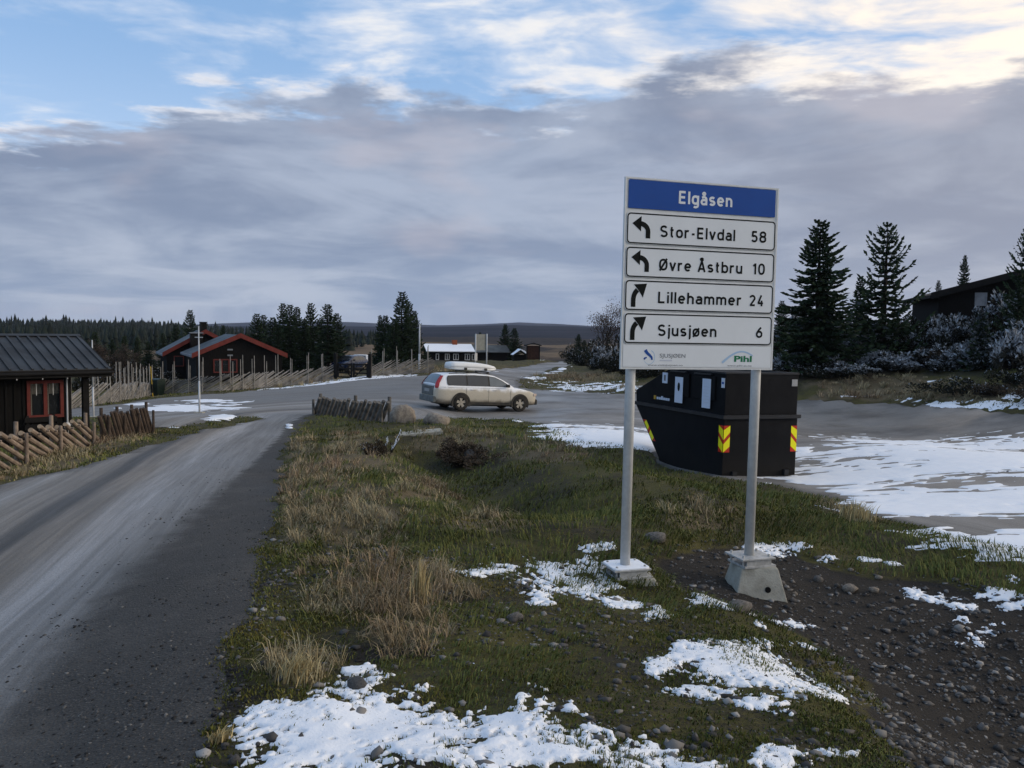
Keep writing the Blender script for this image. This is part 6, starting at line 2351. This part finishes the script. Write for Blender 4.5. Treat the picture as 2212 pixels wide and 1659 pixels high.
def far_forest():
    """far-off spruce wood on the left hill: one mass of small trees with real crowns"""
    rg = np.random.default_rng(77)
    n = 9500
    x = rg.uniform(fx[0], fx[-1], n)
    v = -1 + 1.15*rg.random(n)**.8
    cr = np.interp(x, fx, fcrest)
    y = 620 + v*440
    z = -7 + (cr+7)*np.cos(v*math.pi/2)**1.3 + 2*fbm(x, y, 31, 5, 9)*np.cos(v*math.pi/2)**1.3*.6 - .6
    h = rg.uniform(3.0, 6.2, n)*np.where(rg.random(n) < .06, 1.5, 1.0)
    m_ = 900                                   # nearer edge of the wood, behind the cabins
    x[:m_] = rg.uniform(-120, -32, m_)
    y[:m_] = rg.uniform(118, 270, m_)
    z[:m_] = base_h(x[:m_], y[:m_]) - .4
    h[:m_] = rg.uniform(2.2, 5.0, m_)
    r = h*rg.uniform(.20, .30, n)
    V, F, Cc = [], [], []
    k = 6
    an = np.linspace(0, 2*np.pi, k, endpoint=False)
    tiers = [(0.0, 1.0, .55), (.32, .74, .80), (.60, .48, 1.0)]
    base = 0
    for (b0, rr, tp) in tiers:
        jit = rg.uniform(.65, 1.25, (n, k))
        ring_ = np.stack([x[:, None] + r[:, None]*rr*jit*np.cos(an), y[:, None] + r[:, None]*rr*jit*np.sin(an), z[:, None] + h[:, None]*(b0 - .05*(jit-1))], -1)
        tip = np.stack([x, y, z + h*tp], -1)[:, None]
        vv = np.concatenate([ring_, tip], 1).reshape(-1, 3)
        idx = np.arange(n)[:, None]*(k+1) + base
        f = np.stack([np.stack([idx[:, 0]+i, idx[:, 0]+(i+1) % k, idx[:, 0]+k], 1) for i in range(k)], 1).reshape(-1, 3)
        base += n*(k+1)
        V.append(vv)
        F.append(f)
        c = np.array([.011, .016, .013])[None]*rg.uniform(.6, 1.7, (n, 1))
        Cc.append(np.repeat(c, k+1, 0))
    o = np_mesh('far_forest', np.concatenate(V), np.concatenate(F), M_LEAF, attrs={'Col': np.concatenate(Cc)})
    tag(o, 'dense dark spruce forest covering the far hill beyond the black cabin', 'forest', kind='stuff')


far_forest()


# ------------------------------------------------------------------ air
def haze():
    m = bpy.data.materials.new('haze')
    m.use_nodes = True
    t = NT(m.node_tree)
    t.n.clear()
    v = t.node('ShaderNodeVolumePrincipled', Density=HAZE)
    v.inputs['Color'].default_value = (0.66, 0.76, 0.98, 1)
    v.inputs['Anisotropy'].default_value = 0.0
    o = t.node('ShaderNodeOutputMaterial')
    t.l.new(v.outputs[0], o.inputs['Volume'])
    ob = MB().bbox((-6000, -400, -40), (6000, 6100, 75)).build('haze', m)
    tag(ob, kind='stuff')


HAZE = 0.00006
haze()


# ------------------------------------------------------------------ grass, moss, gravel as masses
def scatter(n, y0, y1, ulim, rg, xmin=None):
    """ground points thinning out with distance"""
    y = np.exp(rg.uniform(np.log(y0), np.log(y1), n))
    x = rg.uniform(-ulim, ulim, n)*(y + .6)
    return x, y


def blades(name, x, y, z, h, w, lean_dir, lean, col, label, tipcol=None):
    """curved grass blades, three triangles each"""
    n = len(x)
    rg = np.random.default_rng(n)
    fx_, fy_ = np.cos(lean_dir), np.sin(lean_dir)
    sa = rg.uniform(0, 6.283, n)
    sx, sy = np.cos(sa)*w, np.sin(sa)*w
    p0 = np.stack([x, y, z-.01], 1)
    m = np.stack([x + fx_*lean*h*.35, y + fy_*lean*h*.35, z + h*.6*np.sqrt(np.clip(1-(.6*lean)**2, .05, 1))], 1)
    tp = np.stack([x + fx_*lean*h*.95, y + fy_*lean*h*.95, z + h*np.sqrt(np.clip(1-lean**2, .02, 1))*.95], 1)
    s3 = np.stack([sx, sy, np.zeros(n)], 1)
    V = np.stack([p0-s3, p0+s3, m+s3*.7, m-s3*.7, tp], 1).reshape(-1, 3)
    b = np.arange(n)*5
    F = np.concatenate([np.stack([b, b+1, b+2], 1), np.stack([b, b+2, b+3], 1), np.stack([b+3, b+2, b+4], 1)])
    cc = np.repeat(col, 5, 0)
    o = np_mesh(name, V, F, M_LEAF, attrs={'Col': cc})
    return tag(o, label, 'grass', kind='stuff')


def green_grass():
    rg = np.random.default_rng(5)
    x, y = scatter(400000, 2.4, 60, .78, rg)
    z0 = base_h(x, y)
    gd, dd = gravel_d(x, y), sdf(DITCH, x, y)
    tuft = fbm(x, y, .9, 4, 201) + .8*fbm(x, y, .22, 3, 205)
    r = np.hypot(x, y)
    keep = (gd > 0.0) & (dd + .35*fbm(x, y, .5, 3, 3) > -.02) & (rg.random(len(x)) < np.clip(.62 + 2.2*tuft - .30*smooth(6, 3.5, r), .05, 1))
    keep &= ~((x > 9) & (y > 40))
    x, y, z0, gd, dd, tuft, r = (v[keep] for v in (x, y, z0, gd, dd, tuft, r))
    z = z0 + relief(x, y, gd, dd)
    near = smooth(8, 4, r)
    h = (0.032*near + .085*(1-near))*(1 + 1.3*np.clip(tuft, -.4, .6))*rg.uniform(.5, 1.4, len(x))
    h *= np.clip(.35 + gd*1.6, .35, 1)
    w = .0017 + .00042*r
    w = np.minimum(w, .02)
    ld = fbm(x, y, 2.2, 3, 211)*9 + rg.normal(0, .7, len(x))
    ln = np.clip(rg.normal(.80, .18, len(x)), .1, .98)
    u = rg.random((len(x), 1))
    pat = np.clip(.5 + 1.6*fbm(x, y, 1.6, 4, 221), 0, 1)[:, None]
    g1, g2, tan = np.array([[.056, .078, .022]]), np.array([[.165, .165, .048]]), np.array([[.26, .215, .125]])
    col = g1*(1-u) + g2*u
    col = col*(.65+.6*pat)
    dry = np.clip(px_blobs(x, y, z, DRY)*.9 + .20*smooth(9, 30, r) + fbm(x, y, .8, 3, 231)*1.2 + .06, 0, 1)
    isd = rg.random(len(x)) < dry*.75
    col = np.where(isd[:, None], tan*(.5 + .9*u), col)
    blades('green_grass', x, y, z, h, w, ld, ln, col, 'short green and withered grass covering the verges')


def dry_grass(ncl=30000, y0=2.6, y1=70, seed=8, big=1.0, lab='tan withered grass tussocks along the near verges'):
    """tussocks: blades fanning out of many small crowns, most of them bent over"""
    rg = np.random.default_rng(seed)
    x, y = scatter(ncl, y0, y1, .78, rg)
    z0 = base_h(x, y)
    m = px_blobs(x, y, z0, DRY) + .9*fbm(x, y, 1.1, 4, 301, .6)
    gd, dd = gravel_d(x, y), sdf(DITCH, x, y)
    ok = (gd > .03) & (dd > 0) & (rg.random(len(x)) < np.clip(.02 + m*.85, 0, .7))
    x, y, m = x[ok], y[ok], m[ok]
    r = np.hypot(x, y)
    nb = np.clip(rg.normal(22, 8, len(x)), 6, 45).astype(int)
    size = big*(.075 + .12*rg.random(len(x))**1.6)*np.clip(.6 + .9*m, .5, 1.25)*(1 + .35*smooth(10, 30, r))
    cdir = fbm(x, y, 1.3, 3, 311)*12
    tone = rg.random(len(x))
    i = np.repeat(np.arange(len(x)), nb)
    n = len(i)
    a = rg.uniform(0, 6.283, n)
    q = .035*np.sqrt(rg.random(n))*(1 + .05*r[i])
    bx, by = x[i] + np.cos(a)*q, y[i] + np.sin(a)*q
    z = ground_h(bx, by)
    h = size[i]*rg.uniform(.5, 1.45, n)
    w = np.minimum(.0010 + .00032*r[i], .016)
    mixd = rg.random(n) < .45
    ld = np.where(mixd, cdir[i] + rg.normal(0, .5, n), a)
    ln = np.clip(rg.normal(.78, .24, n), .05, .985)
    u = rg.random((n, 1))
    red = np.clip(.25 + 2.0*fbm(bx, by, 1.4, 3, 321) + .5*(tone[i]-.5), 0, 1)[:, None]
    c1 = np.array([[.33, .28, .17]])*(.5+.75*u)
    c2 = np.array([[.26, .18, .12]])*(.45+.8*u)
    blades('dry_grass', bx, by, z, h, w, ld, ln, (c1*(1-red) + c2*red)*(.75+.5*tone[i])[:, None], lab)


green_grass()
dry_grass()
dry_grass(16000, 26, 78, 18, 1.9, 'tan withered grass on the far verges and below the bank')


def moss():
    """low moss cushions of the foreground"""
    rg = np.random.default_rng(29)
    x, y = scatter(210000, 2.3, 11, .80, rg)
    gd, dd = gravel_d(x, y), sdf(DITCH, x, y)
    cu = fbm(x, y, .5, 4, 501, .6)
    keep = (gd > -.02) & (dd + .35*fbm(x, y, .5, 3, 3) > .0) & (rg.random(len(x)) < np.clip(.5 + 3.2*cu, .03, 1))
    x, y, gd, dd, cu = (v[keep] for v in (x, y, gd, dd, cu))
    n = len(x)
    z = base_h(x, y) + relief(x, y, gd, dd)
    h = rg.uniform(.008, .024, n)*(1+np.clip(cu, 0, .5)*1.5)
    w = .0030 + .0007*y
    a = rg.uniform(0, 6.283, n)
    s3 = np.stack([np.cos(a)*w, np.sin(a)*w, np.zeros(n)], 1)
    p = np.stack([x, y, z-.004], 1)
    tp = p + np.stack([rg.normal(0, .009, n), rg.normal(0, .009, n), h], 1)
    V = np.stack([p-s3, p+s3, tp], 1).reshape(-1, 3)
    u = rg.random((n, 1))
    k = np.clip(.5 + 2.2*fbm(x, y, .8, 3, 511), 0, 1)[:, None]
    col = (np.array([[.066, .082, .017]])*(1-k) + np.array([[.155, .130, .034]])*k)*(.5+.9*u)
    o = np_mesh('moss', V, np.arange(3*n).reshape(n, 3), M_LEAF, attrs={'Col': np.repeat(col, 3, 0)})
    tag(o, 'low green and olive moss carpeting the foreground verge', 'moss', kind='stuff')


moss()


def straw_tuft(px, py, hpx, n, wpx, label, seed, lean=.1):
    rg = np.random.default_rng(seed)
    p = hit(px, py)
    s = p[1]/FPX
    x = p[0] + rg.normal(0, wpx*s/4, n)
    y = p[1] + rg.normal(0, wpx*s/4, n)
    z = ground_h(x, y)
    h = hpx*s*rg.uniform(.45, 1.05, n)
    u = rg.random((n, 1))
    o = blades('dry_grass_tuft', x, y, z, h, np.full(n, .0018 + .0004*p[1]), rg.normal(0, .9, n)*1.4, np.abs(rg.normal(lean, .12, n)).clip(0, .8), np.array([[.46, .37, .19]])*(.5+.7*u), None)
    del o['kind']
    return tag(o, label, 'grass tuft')


straw_tuft(905, 1305, 120, 110, 34, 'tall upright tuft of yellow straw in the dry grass', 3, .08)
straw_tuft(640, 1470, 70, 260, 70, 'reddish dry grass tuft beside the dark road shoulder', 5, .45)
straw_tuft(1850, 1120, 45, 160, 60, 'pale grass tuft between the tall concrete base and the snowy car park', 6, .4)
straw_tuft(475, 1600, 38, 120, 44, 'small yellow grass tuft at the edge of the dark road shoulder', 7, .5)


def gravel_stones():
    rg = np.random.default_rng(15)
    t_ = (1+5**.5)/2
    ico = np.array([(-1, t_, 0), (1, t_, 0), (-1, -t_, 0), (1, -t_, 0), (0, -1, t_), (0, 1, t_), (0, -1, -t_), (0, 1, -t_), (t_, 0, -1), (t_, 0, 1), (-t_, 0, -1), (-t_, 0, 1)])/1.9
    fi = np.array([(0, 11, 5), (0, 5, 1), (0, 1, 7), (0, 7, 10), (0, 10, 11), (1, 5, 9), (5, 11, 4), (11, 10, 2), (10, 7, 6), (7, 1, 8), (3, 9, 4), (3, 4, 2), (3, 2, 6), (3, 6, 8), (3, 8, 9), (4, 9, 5), (2, 4, 11), (6, 2, 10), (8, 6, 7), (9, 8, 1)])

    def mass(name, x, y, z, r, col, label):
        n = len(x)
        V = ico[None]*rg.uniform(.45, 1.5, (n, 12, 1))*r[:, None, None]*np.stack([rg.uniform(.7, 1.4, n), rg.uniform(.7, 1.3, n), rg.uniform(.4, .8, n)], 1)[:, None]
        V = V + np.stack([x, y, z + r*.15], 1)[:, None]
        F = (fi[None] + np.arange(n)[:, None, None]*12).reshape(-1, 3)
        o = np_mesh(name, V.reshape(-1, 3), F, M_LEAF, attrs={'Col': np.repeat(col, 12, 0)})
        tag(o, label, 'gravel', kind='stuff')
    # ditch and bare soil
    x, y = scatter(105000, 2.4, 12, .85, rg)
    gd, dd = gravel_d(x, y), sdf(DITCH, x, y)
    fl = fbm(x, y, .9, 3, 401)
    ok = (gd > 0) & (rg.random(len(x)) < np.where(dd < .05, np.clip(.55 + 1.6*fl, .12, 1), np.clip(.16 + 1.3*fl, .02, .6)*(y < 8)))
    x, y, gd, dd = x[ok], y[ok], gd[ok], dd[ok]
    z = base_h(x, y) + relief(x, y, gd, dd)
    r = .004 + .026*rg.random(len(x))**6 + .004*rg.random(len(x))
    u = rg.random((len(x), 1))
    g = np.array([[.045, .043, .041]])*(1-u) + np.array([[.23, .222, .21]])*u**2 + np.array([[.01, .01, .012]])
    mass('gravel', x, y, z, r, g*rg.uniform(.5, 1.3, (len(x), 1)), 'loose dark gravel in the ditch and between the moss')
    # loose stones on the road shoulder
    x, y = scatter(90000, 2.5, 22, .75, rg)
    gd = gravel_d(x, y)
    d_, _ = line_d(er, x, y)
    ok = (gd < .15) & (d_ < 1.5) & (x < 0) & (rg.random(len(x)) < np.clip(1.2 - d_*.62, 0.05, 1)*np.clip(.6 + 2*fbm(x, y, .5, 3, 411), .1, 1))
    x, y = x[ok], y[ok]
    z = base_h(x, y) + .004
    r = .0028 + .009*rg.random(len(x))**4
    u = rg.random((len(x), 1))
    mass('gravel', x, y, z, r, np.array([[.020, .020, .021]]) + np.array([[.15, .145, .135]])*u**3, 'loose dark gravel along the road shoulder')


gravel_stones()
